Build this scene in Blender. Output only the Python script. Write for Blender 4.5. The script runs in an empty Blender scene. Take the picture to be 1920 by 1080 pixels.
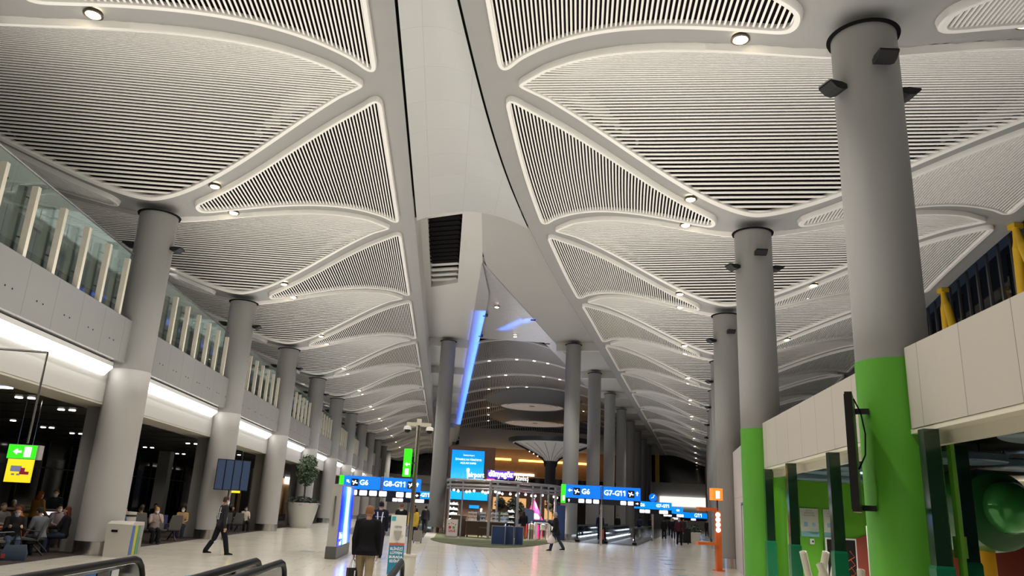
import bpy, math, random
import numpy as np
from mathutils import Vector, Matrix
random.seed(7)
SC = bpy.context.scene
COL = SC.collection
PI = math.pi
# ------------------------------------------------------------------ camera, world, lights, exposure
CAM_H = 1.75
FPX = 1432.0
def _camera():
    up = np.array([251., -4926., FPX]); up /= np.linalg.norm(up)
    fw = np.array([-132., 409.5, FPX]); fw -= up*fw.dot(up); fw /= np.linalg.norm(fw)
    rt = np.cross(fw, up)
    if rt[0] < 0: rt = -rt
    R = np.array([rt, fw, up])                   # world = R @ (x right, y down, z forward)
    c = bpy.data.cameras.new('camera'); o = bpy.data.objects.new('camera', c); COL.objects.link(o)
    c.sensor_width = 36.0; c.lens = FPX/1920*36.0; c.clip_start = 0.1; c.clip_end = 600
    M = Matrix.Identity(4)
    for i in range(3):
        M[i][0] = R[i][0]; M[i][1] = -R[i][1]; M[i][2] = -R[i][2]
    M[0][3], M[1][3], M[2][3] = 0, 0, CAM_H
    o.matrix_world = M
    SC.camera = o
_camera()
w = bpy.data.worlds.new('world'); SC.world = w; w.use_nodes = True
w.node_tree.nodes['Background'].inputs[0].default_value = (0.035, 0.045, 0.07, 1)
w.node_tree.nodes['Background'].inputs[1].default_value = 0.3
SC.view_settings.view_transform = 'Standard'
SC.view_settings.look = 'None'
SC.view_settings.exposure = 0.0
SC.view_settings.gamma = 1.0
SC.view_settings.use_curve_mapping = False
SC.cycles.max_bounces = 7
SC.cycles.diffuse_bounces = 4
SC.cycles.glossy_bounces = 3
SC.cycles.transmission_bounces = 4
SC.cycles.transparent_max_bounces = 12
SC.cycles.caustics_reflective = False
SC.cycles.caustics_refractive = False
SC.cycles.sample_clamp_indirect = 4.0
SC.cycles.use_denoising = True

def area_light(name, loc, size, power, color=(1, 1, 1), direction=(0, 0, -1), size_y=None, spread=PI):
    l = bpy.data.lights.new(name, 'AREA'); l.energy = power; l.color = color
    l.shape = 'RECTANGLE'; l.size = size; l.size_y = size_y or size; l.spread = spread
    o = bpy.data.objects.new(name, l); COL.objects.link(o); o.location = loc
    o.rotation_euler = Vector(direction).to_track_quat('-Z', 'Y').to_euler()
    return o
def spot_light(name, loc, power, angle=1.6, color=(1, .93, .82), direction=(0, 0, -1), r=.12):
    l = bpy.data.lights.new(name, 'SPOT'); l.energy = power; l.color = color
    l.spot_size = angle; l.spot_blend = .6; l.shadow_soft_size = r
    o = bpy.data.objects.new(name, l); COL.objects.link(o); o.location = loc
    o.rotation_euler = Vector(direction).to_track_quat('-Z', 'Y').to_euler()
    return o

# layout of the two concourses: rows of round columns, the ceilings are symmetrical about each row
LB, LX, LY0 = 10.75, -9.53, 23.5                 # left bay length, row x, first visible column y
RH = math.radians(18.5)                          # heading of the right concourse beyond its bend
R_PTS = [(4.05, -8.5), (5.45, 1.4), (6.89, 11.29), (8.78, 21.06), (11.49, 30.73)]
RB = 10.2
for k in range(13):
    R_PTS.append((R_PTS[-1][0]+RB*math.sin(RH), R_PTS[-1][1]+RB*math.cos(RH)))
ZC, DROP, W_IN, W_OUT = 12.4, 2.3, 7.7, 9.9
SOFFIT_Z = 13.8
WARM = (1.0, .93, .83)
NEUT = (1.0, .97, .93)
# general hall lighting: added unseen area fills throw light up to the vaults, downlights in the ribs light the floor
for k in range(-2, 8):
    y = LY0 + LB*k; f = max(.35, 1-.11*max(0, k))
    area_light('hall_up_fill', (-6.2, y+LB/2, 4.5), 5.5, 265*f, NEUT, (0, 0, 1), 9.5)
    spot_light('rib_spot', (LX+5.2, y-3.2, 11.9), 1300, 2.0, WARM)
    spot_light('rib_spot', (LX+5.2, y+3.2, 11.9), 1300, 2.0, WARM)
for k in range(0, 9):
    a, b = R_PTS[k+1], R_PTS[k+2]; f = max(.35, 1-.11*max(0, k-1))
    x, y = (a[0]+b[0])/2, (a[1]+b[1])/2
    area_light('hall_up_fill', (x-3.6, y+1, 4.5), 5.5, 260*f, NEUT, (0, 0, 1), 9.5)
    spot_light('rib_spot', (x-5.0, y-1.5, 11.9), 1300, 2.0, WARM)
    spot_light('rib_spot', (x-5.0, y+4, 11.9), 1300, 2.0, WARM)

for k in range(0, 4):
    a, b = R_PTS[k+1], R_PTS[k+2]
    area_light('right_gallery_fill', ((a[0]+b[0])/2+5.2, (a[1]+b[1])/2-1, 4.7), 4.5, 190, NEUT, (0, 0, 1), 9)  # added unseen fill that brightens the outer ceiling panels
spot_light('far_fill', (-5, 150, 11.5), 4000, 2.6, WARM)  # two added spots brighten the dim far end
spot_light('far_fill', (-5, 128, 11.5), 4000, 2.6, WARM)
for k in range(0, 5):
    area_light('gallery_fill', (-13.6, 14+LB*1.5*k, 11.0), 3.0, 110, NEUT, (0, 0, -1), 8)  # added unseen fill that brightens the gallery behind the glass
# ------------------------------------------------------------------ materials
MATS = {}
def mat(name, color=(.8, .8, .8), rough=.5, metal=0.0, emit=None, strength=1.0, spec=.5, noise=None, alpha=None, bump=None):
    if name in MATS: return MATS[name]
    m = bpy.data.materials.new(name); m.use_nodes = True
    nt = m.node_tree; b = nt.nodes['Principled BSDF']
    b.inputs['Base Color'].default_value = (*color, 1)
    b.inputs['Roughness'].default_value = rough
    b.inputs['Metallic'].default_value = metal
    b.inputs['Specular IOR Level'].default_value = spec
    if emit is not None:
        b.inputs['Emission Color'].default_value = (*emit, 1)
        b.inputs['Emission Strength'].default_value = strength
    if noise:
        amt, scale = noise
        tc = nt.nodes.new('ShaderNodeTexCoord'); n = nt.nodes.new('ShaderNodeTexNoise')
        n.inputs['Scale'].default_value = scale; n.inputs['Detail'].default_value = 5
        nt.links.new(tc.outputs['Object'], n.inputs['Vector'])
        mx = nt.nodes.new('ShaderNodeMix'); mx.data_type = 'RGBA'
        mx.inputs[6].default_value = (*[c*(1-amt) for c in color], 1)
        mx.inputs[7].default_value = (*[min(1, c*(1+amt)) for c in color], 1)
        nt.links.new(n.outputs['Fac'], mx.inputs[0]); nt.links.new(mx.outputs[2], b.inputs['Base Color'])
        if bump:
            bp = nt.nodes.new('ShaderNodeBump'); bp.inputs['Strength'].default_value = bump
            nt.links.new(n.outputs['Fac'], bp.inputs['Height']); nt.links.new(bp.outputs[0], b.inputs['Normal'])
    MATS[name] = m
    return m
def brick_mat(name, color, mortar, bw, bh, gap, rough=.4, metal=0, vary=.06, axes='XY', offset=0.0, spec=.5, rot=0.0, rough_mortar=None):
    if name in MATS: return MATS[name]
    m = mat(name, color, rough, metal, spec=spec)
    nt = m.node_tree; b = nt.nodes['Principled BSDF']
    tc = nt.nodes.new('ShaderNodeTexCoord'); mp = nt.nodes.new('ShaderNodeMapping')
    mp.inputs['Rotation'].default_value = (0, 0, rot)
    if axes != 'XY':
        sx = nt.nodes.new('ShaderNodeSeparateXYZ'); cx = nt.nodes.new('ShaderNodeCombineXYZ')
        nt.links.new(tc.outputs['Object'], sx.inputs[0])
        nt.links.new(sx.outputs['XYZ'.index(axes[0])], cx.inputs[0]); nt.links.new(sx.outputs['XYZ'.index(axes[1])], cx.inputs[1])
        nt.links.new(cx.outputs[0], mp.inputs['Vector'])
    else:
        nt.links.new(tc.outputs['Object'], mp.inputs['Vector'])
    br = nt.nodes.new('ShaderNodeTexBrick')
    br.offset = offset; br.squash = 1.0
    br.inputs['Color1'].default_value = (*[c*(1-vary) for c in color], 1)
    br.inputs['Color2'].default_value = (*[min(1, c*(1+vary)) for c in color], 1)
    br.inputs['Mortar'].default_value = (*mortar, 1)
    br.inputs['Scale'].default_value = 1.0
    br.inputs['Mortar Size'].default_value = gap
    br.inputs['Mortar Smooth'].default_value = 0.0
    br.inputs['Brick Width'].default_value = bw; br.inputs['Row Height'].default_value = bh
    nt.links.new(mp.outputs[0], br.inputs['Vector']); nt.links.new(br.outputs['Color'], b.inputs['Base Color'])
    return m
def glass_mat(name, tint=(.8, .9, .88), opacity=.12, rough=.03, refl=1.0):
    if name in MATS: return MATS[name]
    m = bpy.data.materials.new(name); m.use_nodes = True; nt = m.node_tree
    for n in list(nt.nodes): nt.nodes.remove(n)
    out = nt.nodes.new('ShaderNodeOutputMaterial'); tr = nt.nodes.new('ShaderNodeBsdfTransparent')
    gl = nt.nodes.new('ShaderNodeBsdfGlossy'); mx = nt.nodes.new('ShaderNodeMixShader')
    fr = nt.nodes.new('ShaderNodeFresnel'); fr.inputs['IOR'].default_value = 1.5
    ad = nt.nodes.new('ShaderNodeMath'); ad.operation = 'ADD'; ad.inputs[1].default_value = opacity; ad.use_clamp = True
    tr.inputs[0].default_value = (*tint, 1); gl.inputs[0].default_value = (.9, .95, .95, 1); gl.inputs['Roughness'].default_value = rough
    hf = nt.nodes.new('ShaderNodeMath'); hf.operation = 'MULTIPLY'; hf.inputs[1].default_value = refl
    nt.links.new(fr.outputs[0], hf.inputs[0]); nt.links.new(hf.outputs[0], ad.inputs[0]); nt.links.new(ad.outputs[0], mx.inputs[0])
    nt.links.new(tr.outputs[0], mx.inputs[1]); nt.links.new(gl.outputs[0], mx.inputs[2]); nt.links.new(mx.outputs[0], out.inputs[0])
    MATS[name] = m
    return m

M_RIB = mat('ceiling_paint', (.29, .287, .275), .55, noise=(.03, .6))
M_FRAME = mat('panel_frame', (.84, .815, .77), .45)
M_SLAT = mat('slat_paint', (.86, .835, .79), .4)
M_BLACK = mat('void_black', (.006, .006, .006), .9, spec=.1)
M_COLUMN = mat('column_paint', (.235, .232, .224), .5, noise=(.04, 1.5))
M_COLLOW = mat('column_cladding', (.40, .39, .38), .5, noise=(.04, 1.5))
M_STEEL = mat('brushed_steel', (.62, .60, .57), .22, 1.0)
M_DKSTEEL = mat('dark_steel', (.012, .013, .014), .6, 0, spec=.25)
M_SOFFIT = mat('soffit_paint', (.55, .54, .51), .6, noise=(.03, .5))
M_SOFFIT2 = mat('grey_paint_and_soffit_shade', (.40, .39, .37), .6, noise=(.03, .5))  # puts the right soffit's shading into the colour; plain grey elsewhere
M_GLASS = glass_mat('clear_glass', (.80, .87, .85), .05, .03, .45)
M_WHITE = mat('white_paint', (.80, .79, .77), .5)
M_GREEN = mat('green_paint', (.085, .33, .022), .45, noise=(.05, 2))

# ------------------------------------------------------------------ mesh helpers
class MB:
    def __init__(s): s.v = []; s.f = []; s.mi = []; s.cur = 0
    def add(s, vs, fs):
        n = len(s.v); s.v += [tuple(v) for v in vs]
        s.f += [tuple(i+n for i in f) for f in fs]; s.mi += [s.cur]*len(fs); return s
    def m(s, i): s.cur = i; return s
    def box(s, c, d, rz=0.0):
        x, y, z = d[0]/2, d[1]/2, d[2]/2; cs, sn = math.cos(rz), math.sin(rz)
        vs = []
        for k in (-1, 1):
            for i, j in ((-1, -1), (1, -1), (1, 1), (-1, 1)):
                a, b = i*x, j*y
                vs.append((c[0]+a*cs-b*sn, c[1]+a*sn+b*cs, c[2]+k*z))
        return s.add(vs, [(3, 2, 1, 0), (4, 5, 6, 7), (0, 1, 5, 4), (1, 2, 6, 5), (2, 3, 7, 6), (3, 0, 4, 7)])
    def quad(s, *p): return s.add(p, [tuple(range(len(p)))])
    def ring(s, c, r, n, ax=(1, 0, 0), ay=(0, 1, 0)):
        return [tuple(Vector(c)+Vector(ax)*r*math.cos(2*PI*i/n)+Vector(ay)*r*math.sin(2*PI*i/n)) for i in range(n)]
    def loft(s, rings, cap0=True, cap1=True, closed=True):
        n = len(rings[0]); vs = [p for r in rings for p in r]; fs = []
        for k in range(len(rings)-1):
            for i in range(n if closed else n-1):
                j = (i+1) % n
                fs.append((k*n+i, k*n+j, (k+1)*n+j, (k+1)*n+i))
        if cap0: fs.append(tuple(range(n-1, -1, -1)))
        if cap1: fs.append(tuple((len(rings)-1)*n+i for i in range(n)))
        return s.add(vs, fs)
    def lathe(s, prof, c=(0, 0, 0), n=32, cap=True):
        return s.loft([s.ring((c[0], c[1], c[2]+z), max(r, 1e-4), n) for r, z in prof], cap, cap)
    def cyl(s, c, r, h, n=24): return s.lathe([(r, 0), (r, h)], c, n)
    def bar(s, a, b, w, h=None, up=(0, 0, 1)):
        a, b = Vector(a), Vector(b); d = (b-a).normalized(); u = Vector(up)
        if abs(d.dot(u)) > .98: u = Vector((0, 1, 0))
        x = d.cross(u).normalized(); y = x.cross(d); h = h or w
        r = lambda p: [tuple(p+x*i*w/2+y*j*h/2) for i, j in ((-1, -1), (1, -1), (1, 1), (-1, 1))]
        return s.loft([r(a), r(b)])
    def tube(s, pts, r, n=8, r1=None):
        pts = [Vector(p) for p in pts]; rings = []
        for i, p in enumerate(pts):
            d = (pts[min(i+1, len(pts)-1)]-pts[max(i-1, 0)]).normalized()
            u = Vector((0, 0, 1)) if abs(d.z) < .9 else Vector((0, 1, 0))
            x = d.cross(u).normalized(); y = x.cross(d)
            rr = r if r1 is None else r+(r1-r)*i/max(1, len(pts)-1)
            if isinstance(r, (list, tuple)): rr = r[i]
            rings.append(s.ring(p, rr, n, x, y))
        return s.loft(rings)
    def sphere(s, c, r, n=16, m=10, sz=1.0):
        return s.lathe([(r*math.sin(PI*k/m), -r*sz*math.cos(PI*k/m)) for k in range(m+1)], c, n, False)
    def prism(s, poly, z0, z1):
        n = len(poly)
        return s.loft([[(x, y, z0) for x, y in poly], [(x, y, z1) for x, y in poly]])
    def mesh(s, name, mats, smooth=False):
        me = bpy.data.meshes.new(name); me.from_pydata(s.v, [], s.f)
        for m in (mats if isinstance(mats, (list, tuple)) else [mats]): me.materials.append(m)
        if any(s.mi): me.polygons.foreach_set('material_index', s.mi)
        if smooth:
            me.polygons.foreach_set('use_smooth', [True]*len(s.f))
            if hasattr(me, 'set_sharp_from_angle'): me.set_sharp_from_angle(angle=math.radians(40))
        me.update(); return me
    def build(s, name, mats, parent=None, smooth=False, loc=None, rz=None):
        o = bpy.data.objects.new(name, s.mesh(name, mats, smooth)); COL.objects.link(o)
        if parent is not None: o.parent = parent
        if loc is not None: o.location = loc
        if rz is not None: o.rotation_euler = (0, 0, rz)
        return o
def tag(o, label=None, cat=None, group=None, kind=None):
    if label: o['label'] = label
    if cat: o['category'] = cat
    if group: o['group'] = group
    if kind: o['kind'] = kind
    return o
def structure(o): o['kind'] = 'structure'; return o
def thing(name, label, cat, loc=(0, 0, 0), rz=0.0, group=None):
    o = bpy.data.objects.new(name, None); COL.objects.link(o); o.location = loc; o.rotation_euler = (0, 0, rz)
    o.empty_display_size = .2; o['kind'] = 'thing'
    return tag(o, label, cat, group)
def children_of(o): return [c for c in COL.objects if c.parent is o]
def copy_thing(o, label, loc=None, rz=None, group=None):
    c = o.copy(); COL.objects.link(c)
    if loc is not None: c.location = loc
    if rz is not None: c.rotation_euler = (0, 0, rz)
    if label: c['label'] = label
    if group: c['group'] = group
    for ch in list(o.children):
        d = ch.copy(); COL.objects.link(d); d.parent = c
        for g in list(ch.children):
            e = g.copy(); COL.objects.link(e); e.parent = d
    return c
ORD = ['nearest', 'second', 'third', 'fourth', 'fifth', 'sixth', 'seventh', 'eighth', 'ninth', 'tenth', 'eleventh', 'twelfth',
       'thirteenth', 'fourteenth', 'fifteenth', 'sixteenth', 'seventeenth', 'eighteenth']
def text(name, s, size, material, parent=None, loc=(0, 0, 0), rot=(PI/2, 0, 0), align='CENTER', depth=.004, bold=0.0, width=None):
    cu = bpy.data.curves.new('lettering', 'FONT'); cu.body = s; cu.size = size; cu.align_x = align; cu.align_y = 'CENTER'
    cu.extrude = depth; cu.offset = bold; cu.resolution_u = 2
    t = bpy.data.objects.new('lettering', cu); COL.objects.link(t)
    bpy.context.view_layer.update()
    me = bpy.data.meshes.new_from_object(t.evaluated_get(bpy.context.evaluated_depsgraph_get()))
    COL.objects.unlink(t); bpy.data.objects.remove(t); bpy.data.curves.remove(cu)
    if width and len(me.vertices):
        xs = [v.co.x for v in me.vertices]; k = width/(max(xs)-min(xs))
        for v in me.vertices: v.co.x *= k
    if '1' in s:                                 # the figure 1 gets its flag
        import bmesh
        bm = bmesh.new(); bm.from_mesh(me); seen = set(); flags = []
        for v in bm.verts:
            if v in seen: continue
            st, isl = [v], []
            seen.add(v)
            while st:
                q = st.pop(); isl.append(q)
                for e in q.link_edges:
                    w_ = e.other_vert(q)
                    if w_ not in seen: seen.add(w_); st.append(w_)
            xs = [q.co.x for q in isl]; ys = [q.co.y for q in isl]
            if max(xs)-min(xs) < .17*size and max(ys)-min(ys) > .5*size: flags.append((min(xs), max(ys)))
        bm.free()
        if flags:
            k = MB()
            for v in me.vertices: k.v.append(tuple(v.co))
            for p in me.polygons: k.f.append(tuple(p.vertices)); k.mi.append(0)
            for x, y in flags:
                q = [(x+.03*size, y), (x-.02*size, y), (x-.17*size, y-.12*size), (x-.17*size, y-.23*size), (x+.03*size, y-.12*size)]
                k.loft([[(a, b_, -depth) for a, b_ in q], [(a, b_, depth) for a, b_ in q]])
            me = k.mesh('lettering', [])
    me.materials.clear(); me.materials.append(material)
    o = bpy.data.objects.new(name, me); COL.objects.link(o)
    o.parent = parent; o.location = loc; o.rotation_euler = rot
    return o
# ------------------------------------------------------------------ ceiling vaults
class Hall:
    """row of columns as a path; s runs along it (0 at column 0), u is sideways (positive towards the spine)"""
    def __init__(s, pts, side):
        s.p = [np.array(p, float) for p in pts]; s.side = side
    def at(s, t):                                # t in bays
        k = int(math.floor(t)); k = max(0, min(len(s.p)-2, k)); x = t-k
        g = lambda i: s.p[i] if 0 <= i < len(s.p) else (2*s.p[0]-s.p[1] if i < 0 else 2*s.p[-1]-s.p[-2])
        a, b, c, d = g(k-1), g(k), g(k+1), g(k+2)
        p = .5*((2*b)+(-a+c)*x+(2*a-5*b+4*c-d)*x*x+(-a+3*b-3*c+d)*x**3)
        q = .5*((-a+c)+2*(2*a-5*b+4*c-d)*x+3*(-a+3*b-3*c+d)*x*x)
        q /= np.linalg.norm(q)
        return p, q
    def S(s, t, u):
        p, q = s.at(t); n = np.array([q[1], -q[0]])*s.side
        uu = u if u >= 0 else u*W_OUT/W_IN
        x, y = p+n*uu
        return Vector((x, y, vault_z(t, u)))
    def N(s, t, u):
        a = s.S(t+.01, u)-s.S(t-.01, u); b = s.S(t, u+.05)-s.S(t, u-.05)
        n = a.cross(b).normalized()
        return n if n.z < 0 else -n
UT, GAP, RIBW = 6.75, .82, .74
def leaf_v(u, L):                                # distance of the leaf's edge from the column line, metres along the row
    return GAP+(L/2-GAP)*min(1.0, abs(u)/UT)**1.55
def _barrel(v, L):
    s = min(1.0, max(0.0, (v-.55)/(L/2-.55)))
    return ZC-DROP*(1-s)**2
def vault_z(t, u):                               # groined vault: barrel along the bays crossed by a barrel towards the spine
    L = 10.5
    a, b = _barrel(abs(t-round(t))*L, L), _barrel(leaf_v(u, L), L)
    k = .22; h = max(k-abs(a-b), 0.0)/k
    return min(ZC, max(a, b)+h*h*k*.25)
LEFT = Hall([(LX, LY0+LB*(k-2)) for k in range(18)], 1)
RIGHT = Hall(R_PTS, -1)
def smooth_loop(pts, r):
    d = [0.0]; n = len(pts)
    for i in range(n): d.append(d[-1]+math.dist(pts[i], pts[(i+1) % n]))
    T = d[-1]; m = max(24, int(T/.11)); out = []; j = 0
    for k in range(m):
        t = T*k/m
        while d[j+1] < t: j += 1
        f = (t-d[j])/max(1e-9, d[j+1]-d[j]); a, b = pts[j % n], pts[(j+1) % n]
        out.append((a[0]+(b[0]-a[0])*f, a[1]+(b[1]-a[1])*f))
    h = max(1, int(r/(T/m)))
    A = np.array(out)
    for _ in range(2):
        A = sum(np.roll(A, i, 0) for i in range(-h, h+1))/(2*h+1)
    return A
def inset(A, d):
    t = np.roll(A, -1, 0)-np.roll(A, 1, 0); t /= np.linalg.norm(t, axis=1)[:, None]
    n = np.stack([-t[:, 1], t[:, 0]], 1)
    area = np.sum(A[:, 0]*np.roll(A[:, 1], -1)-np.roll(A[:, 0], -1)*A[:, 1])
    return A+n*d*(1 if area > 0 else -1)
def spans(A, axis, val):
    xs = []; n = len(A); o = 1-axis
    for i in range(n):
        a, b = A[i], A[(i+1) % n]
        if (a[axis] <= val) != (b[axis] <= val):
            f = (val-a[axis])/(b[axis]-a[axis]); xs.append(a[o]+(b[o]-a[o])*f)
    return (min(xs), max(xs)) if len(xs) >= 2 else None
def leaf_outline(L):
    up = []
    us = np.linspace(-UT, UT, 90)
    for u in us: up.append((u, L/2-leaf_v(u, L)))
    lo = [(u, -(L/2-leaf_v(u, L))) for u in us[::-1]]
    return smooth_loop(up+lo[1:-1], .22)
def fan_outline(L):
    u0, u1 = 1.02, 7.12
    def hv(u):
        e = .05; sl = (leaf_v(u+e, L)-leaf_v(u-e, L))/(2*e)
        return max(.33, leaf_v(u, L)-RIBW*math.sqrt(1+sl*sl)*.88)
    us = np.linspace(u0, u1, 60)
    return smooth_loop([(u, hv(u)) for u in us]+[(u, -hv(u)) for u in us[::-1]], .3)
def panel(hall, t0, L, outline, along_u, pitch, org, sign=1, step=.8):
    """frame, backing and slats of one panel; outline is (u, metres along the row from t0)"""
    o = Vector(org)
    def P(u, v, off):
        u = u*sign; t = t0+v/L
        return hall.S(t, u)+hall.N(t, u)*off-o
    fr, bk, sl = MB(), MB(), MB()
    A = outline; B = inset(A, .02); C = inset(A, .115); D = inset(A, .13)
    rings = [[P(u, v, off) for u, v in X] for X, off in ((A, -.02), (A, .13), (B, .16), (C, .16), (D, .13), (D, 0.0))]
    fr.loft(rings, False, False)
    ax = 1 if along_u else 0
    lo, hi = C[:, ax].min(), C[:, ax].max()
    n = int((hi-lo)/pitch); off0 = ((hi-lo)-n*pitch)/2
    prev = None
    for k in range(n+1):
        c = lo+off0+k*pitch
        sp = spans(C, ax, min(max(c, lo+.01), hi-.01))
        if not sp or sp[1]-sp[0] < .12: continue
        m = max(2, int((sp[1]-sp[0])/step)+1)
        xs = np.linspace(sp[0], sp[1], m+1)
        w = .026 if along_u else .0205
        rows = []
        for x in xs:
            q = (lambda d, of: P(x, c+d, of)) if along_u else (lambda d, of: P(c+d, x, of))
            rows.append([q(-w, .08), q(-w, .115), q(w, .115), q(w, .08)])
        sl.loft(rows, False, False, closed=False)
        cur = [(P(x, c, .012) if along_u else P(c, x, .012)) for x in np.linspace(sp[0], sp[1], 9)]
        if prev: bk.loft([prev, cur], False, False, closed=False)
        prev = cur
    return fr, bk, sl
def make_panel(name, label, hall, t0, L, outline, along_u, pitch, sign, group):
    org = hall.S(t0, 3.2*sign if not along_u else 0)
    r = thing(name, label, 'ceiling panel', org, 0, group)
    fr, bk, sl = panel(hall, t0, L, outline, along_u, pitch, org, sign)
    fr.build('frame', M_FRAME, r, True); bk.build('backing', M_BLACK, r); sl.build('slats', M_SLAT, r)
    return r
def shell(hall, t0, t1, name, per=30):
    mb = MB(); us = list(np.linspace(-W_IN, W_IN, 53)); n = int(round((t1-t0)*per))
    rows = [[hall.S(t0+(t1-t0)*i/n, u) for u in us] for i in range(n+1)]
    mb.loft(rows, False, False, closed=False)
    return structure(mb.build(name, M_RIB, None, True))
shell(LEFT, 0, 15, 'ceiling')
shell(RIGHT, 0, 16.5, 'ceiling')
LO, FO = leaf_outline(LB), fan_outline(LB)
def series(hall, L, lo, fo, n_leaf, n_out, first_same, where, k0=0, turn=None):
    base_leaf = base_fan = base_out = None
    for k in range(k0, n_leaf):
        p, q = hall.at(k+.5)
        nm = ORD[k-k0]
        lab = f'leaf-shaped white slatted ceiling panel, {nm} from the camera over {where} concourse'
        g = f'leaf panels over {where} concourse'
        if k > first_same and base_leaf:
            c = copy_thing(base_leaf[0], lab, Vector(base_leaf[0].location)+(hall.S(k+.5, 0)-hall.S(base_leaf[1]+.5, 0)))
        else:
            r = make_panel('slatted_ceiling_panel', lab, hall, k+.5, L, lo, True, .118, 1, g); base_leaf = (r, k)
    for k in range(k0, n_leaf):
        nm = ORD[k-k0]
        lab = f'fan-shaped slatted ceiling panel beside the central spine, {nm} from the camera over {where} concourse'
        g = f'fan panels beside the spine over {where} concourse'
        if k > first_same+1 and base_fan:
            copy_thing(base_fan[0], lab, Vector(base_fan[0].location)+(hall.S(k, 3.2)-hall.S(base_fan[1], 3.2)))
        else:
            r = make_panel('slatted_ceiling_panel', lab, hall, k, L, fo, False, .097, 1, g); base_fan = (r, k)
        if k < n_out:
            lab = f'fan-shaped slatted ceiling panel on the outer side, {nm} from the camera over {where} concourse'
            g = f'outer fan panels over {where} concourse'
            if k > first_same+1 and base_out:
                copy_thing(base_out[0], lab, Vector(base_out[0].location)+(hall.S(k, -3.2)-hall.S(base_out[1], -3.2)))
            else:
                r = make_panel('slatted_ceiling_panel', lab, hall, k, L, fo, False, .085, -1, g); base_out = (r, k)
series(LEFT, LB, LO, FO, 14, 6, 0, 'left', 1)
series(RIGHT, RB, leaf_outline(RB), fan_outline(RB), 16, 9, 6, 'right', 1)

# downlights recessed in the ribs, two on each side of a fan panel
def make_downlight():
    r = thing('ceiling_downlight', 'x', 'ceiling light')
    a = MB(); a.lathe([(.17, .02), (.19, -.05), (.15, -.06), (.13, .02)], n=24, cap=False); a.build('housing', mat('lamp_housing', (.10, .08, .06), .35, .6), r, True)
    b = MB(); b.lathe([(.001, -.015), (.13, -.015), (.13, -.06), (.10, -.085), (.001, -.09)], n=20, cap=False); b.build('lamp', mat('lamp_glow', (1, .9, .75), .4, emit=(1, .84, .58), strength=14), r, True)
    return r
DL = make_downlight(); _used = [False]
def downlight(p, lab, group):
    if not _used[0]:
        _used[0] = True; DL.location = p; tag(DL, lab, None, group); return DL
    return copy_thing(DL, lab, p, None, group)
def rib_lights(hall, L, k0, k1, where):
    for k in range(k0, k1):
        for sg, nearfar in ((-1, 'near'), (1, 'far')):
            u = 1.9
            v = leaf_v(u, L)-.36
            t = k+sg*v/L
            p = hall.S(t, u)+hall.N(t, u)*.02
            downlight(p, f'round downlight glowing in the {nearfar} rib of the {ORD[k-k0]} column, {where} concourse', f'rib downlights of {where} concourse')
            if where == 'right' and k < 7:
                p = hall.S(t, -u*1.4)+hall.N(t, -u)*.02
                downlight(p, f'round downlight on the outer side, {nearfar} rib of the {ORD[k-k0]} column, {where} concourse', f'outer rib downlights of {where} concourse')
rib_lights(LEFT, LB, 1, 13, 'left')
rib_lights(RIGHT, RB, 2, 15, 'right')

# columns
def make_column(top, r, clad=None, paint=None):
    t = thing('round_column', 'x', 'column')
    a = MB(); a.lathe([(r, clad or .35), (r, top)], n=48); a.build('shaft', M_COLUMN, t, True)
    if clad:
        a = MB(); a.lathe([(r+.012, .35), (r+.012, clad)], n=48); a.build('painted_band' if paint else 'lower_shaft', paint or M_COLLOW, t, True)
    a = MB(); a.lathe([(r+.03, 0), (r+.03, .36), (r, .37)], n=48); a.build('base_ring', M_STEEL, t, True)
    a = MB(); a.lathe([(r+.0, 0), (r+.06, 0), (r+.07, .03), (r, .03)], (0, 0, top-.06), n=48, cap=False); a.build('collar', M_BLACK, t, True)
    return t
c0 = make_column(10.16, .57, 5.15)
for k in range(1, 13):
    x, y = LX, LY0+LB*(k-2)
    lab = f'grey round column with steel base, {ORD[k-1]} of the row along the left lounge'
    if k == 1: c0.location = (x, y, 0); tag(c0, lab, None, 'columns along the left lounge')
    else: copy_thing(c0, lab, (x, y, 0))
for k in range(1, 3):
    x, y = R_PTS[k+1]
    t = make_column(10.16, .54, 4.25, M_GREEN); t.location = (x, y, 0)
    tag(t, ['large grey column with bright green lower half at right foreground', 'grey column with green lower half behind the orange charging stand'][k-1], None, 'columns painted green below')
c1 = make_column(10.16, .55)
for k in range(3, 14):
    x, y = R_PTS[k+1]
    lab = f'plain grey round column, {ORD[k-3]} behind the green columns on the right row'
    if k == 3: c1.location = (x, y, 0); tag(c1, lab, None, 'plain columns of the right row')
    else: copy_thing(c1, lab, (x, y, 0))
c2 = make_column(13.55, .55)
IL = [(-.35, 55.8+12.05*k) for k in range(6)]
IR = [(8.75+3.72*k, 54.1+11.1*k) for k in range(11)]
for k, (x, y) in enumerate(IL):
    lab = f'tall grey column beside the shop pavilion, {ORD[k]} of the left inner row'
    if k == 0: c2.location = (x, y, 0); tag(c2, lab, None, 'tall columns of the left inner row')
    else: copy_thing(c2, lab, (x, y, 0))
for k, (x, y) in enumerate(IR):
    copy_thing(c2, f'tall grey column behind the moving walkway, {ORD[k]} of the right inner row', (x, y, 0), None, 'tall columns of the right inner row')

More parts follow.
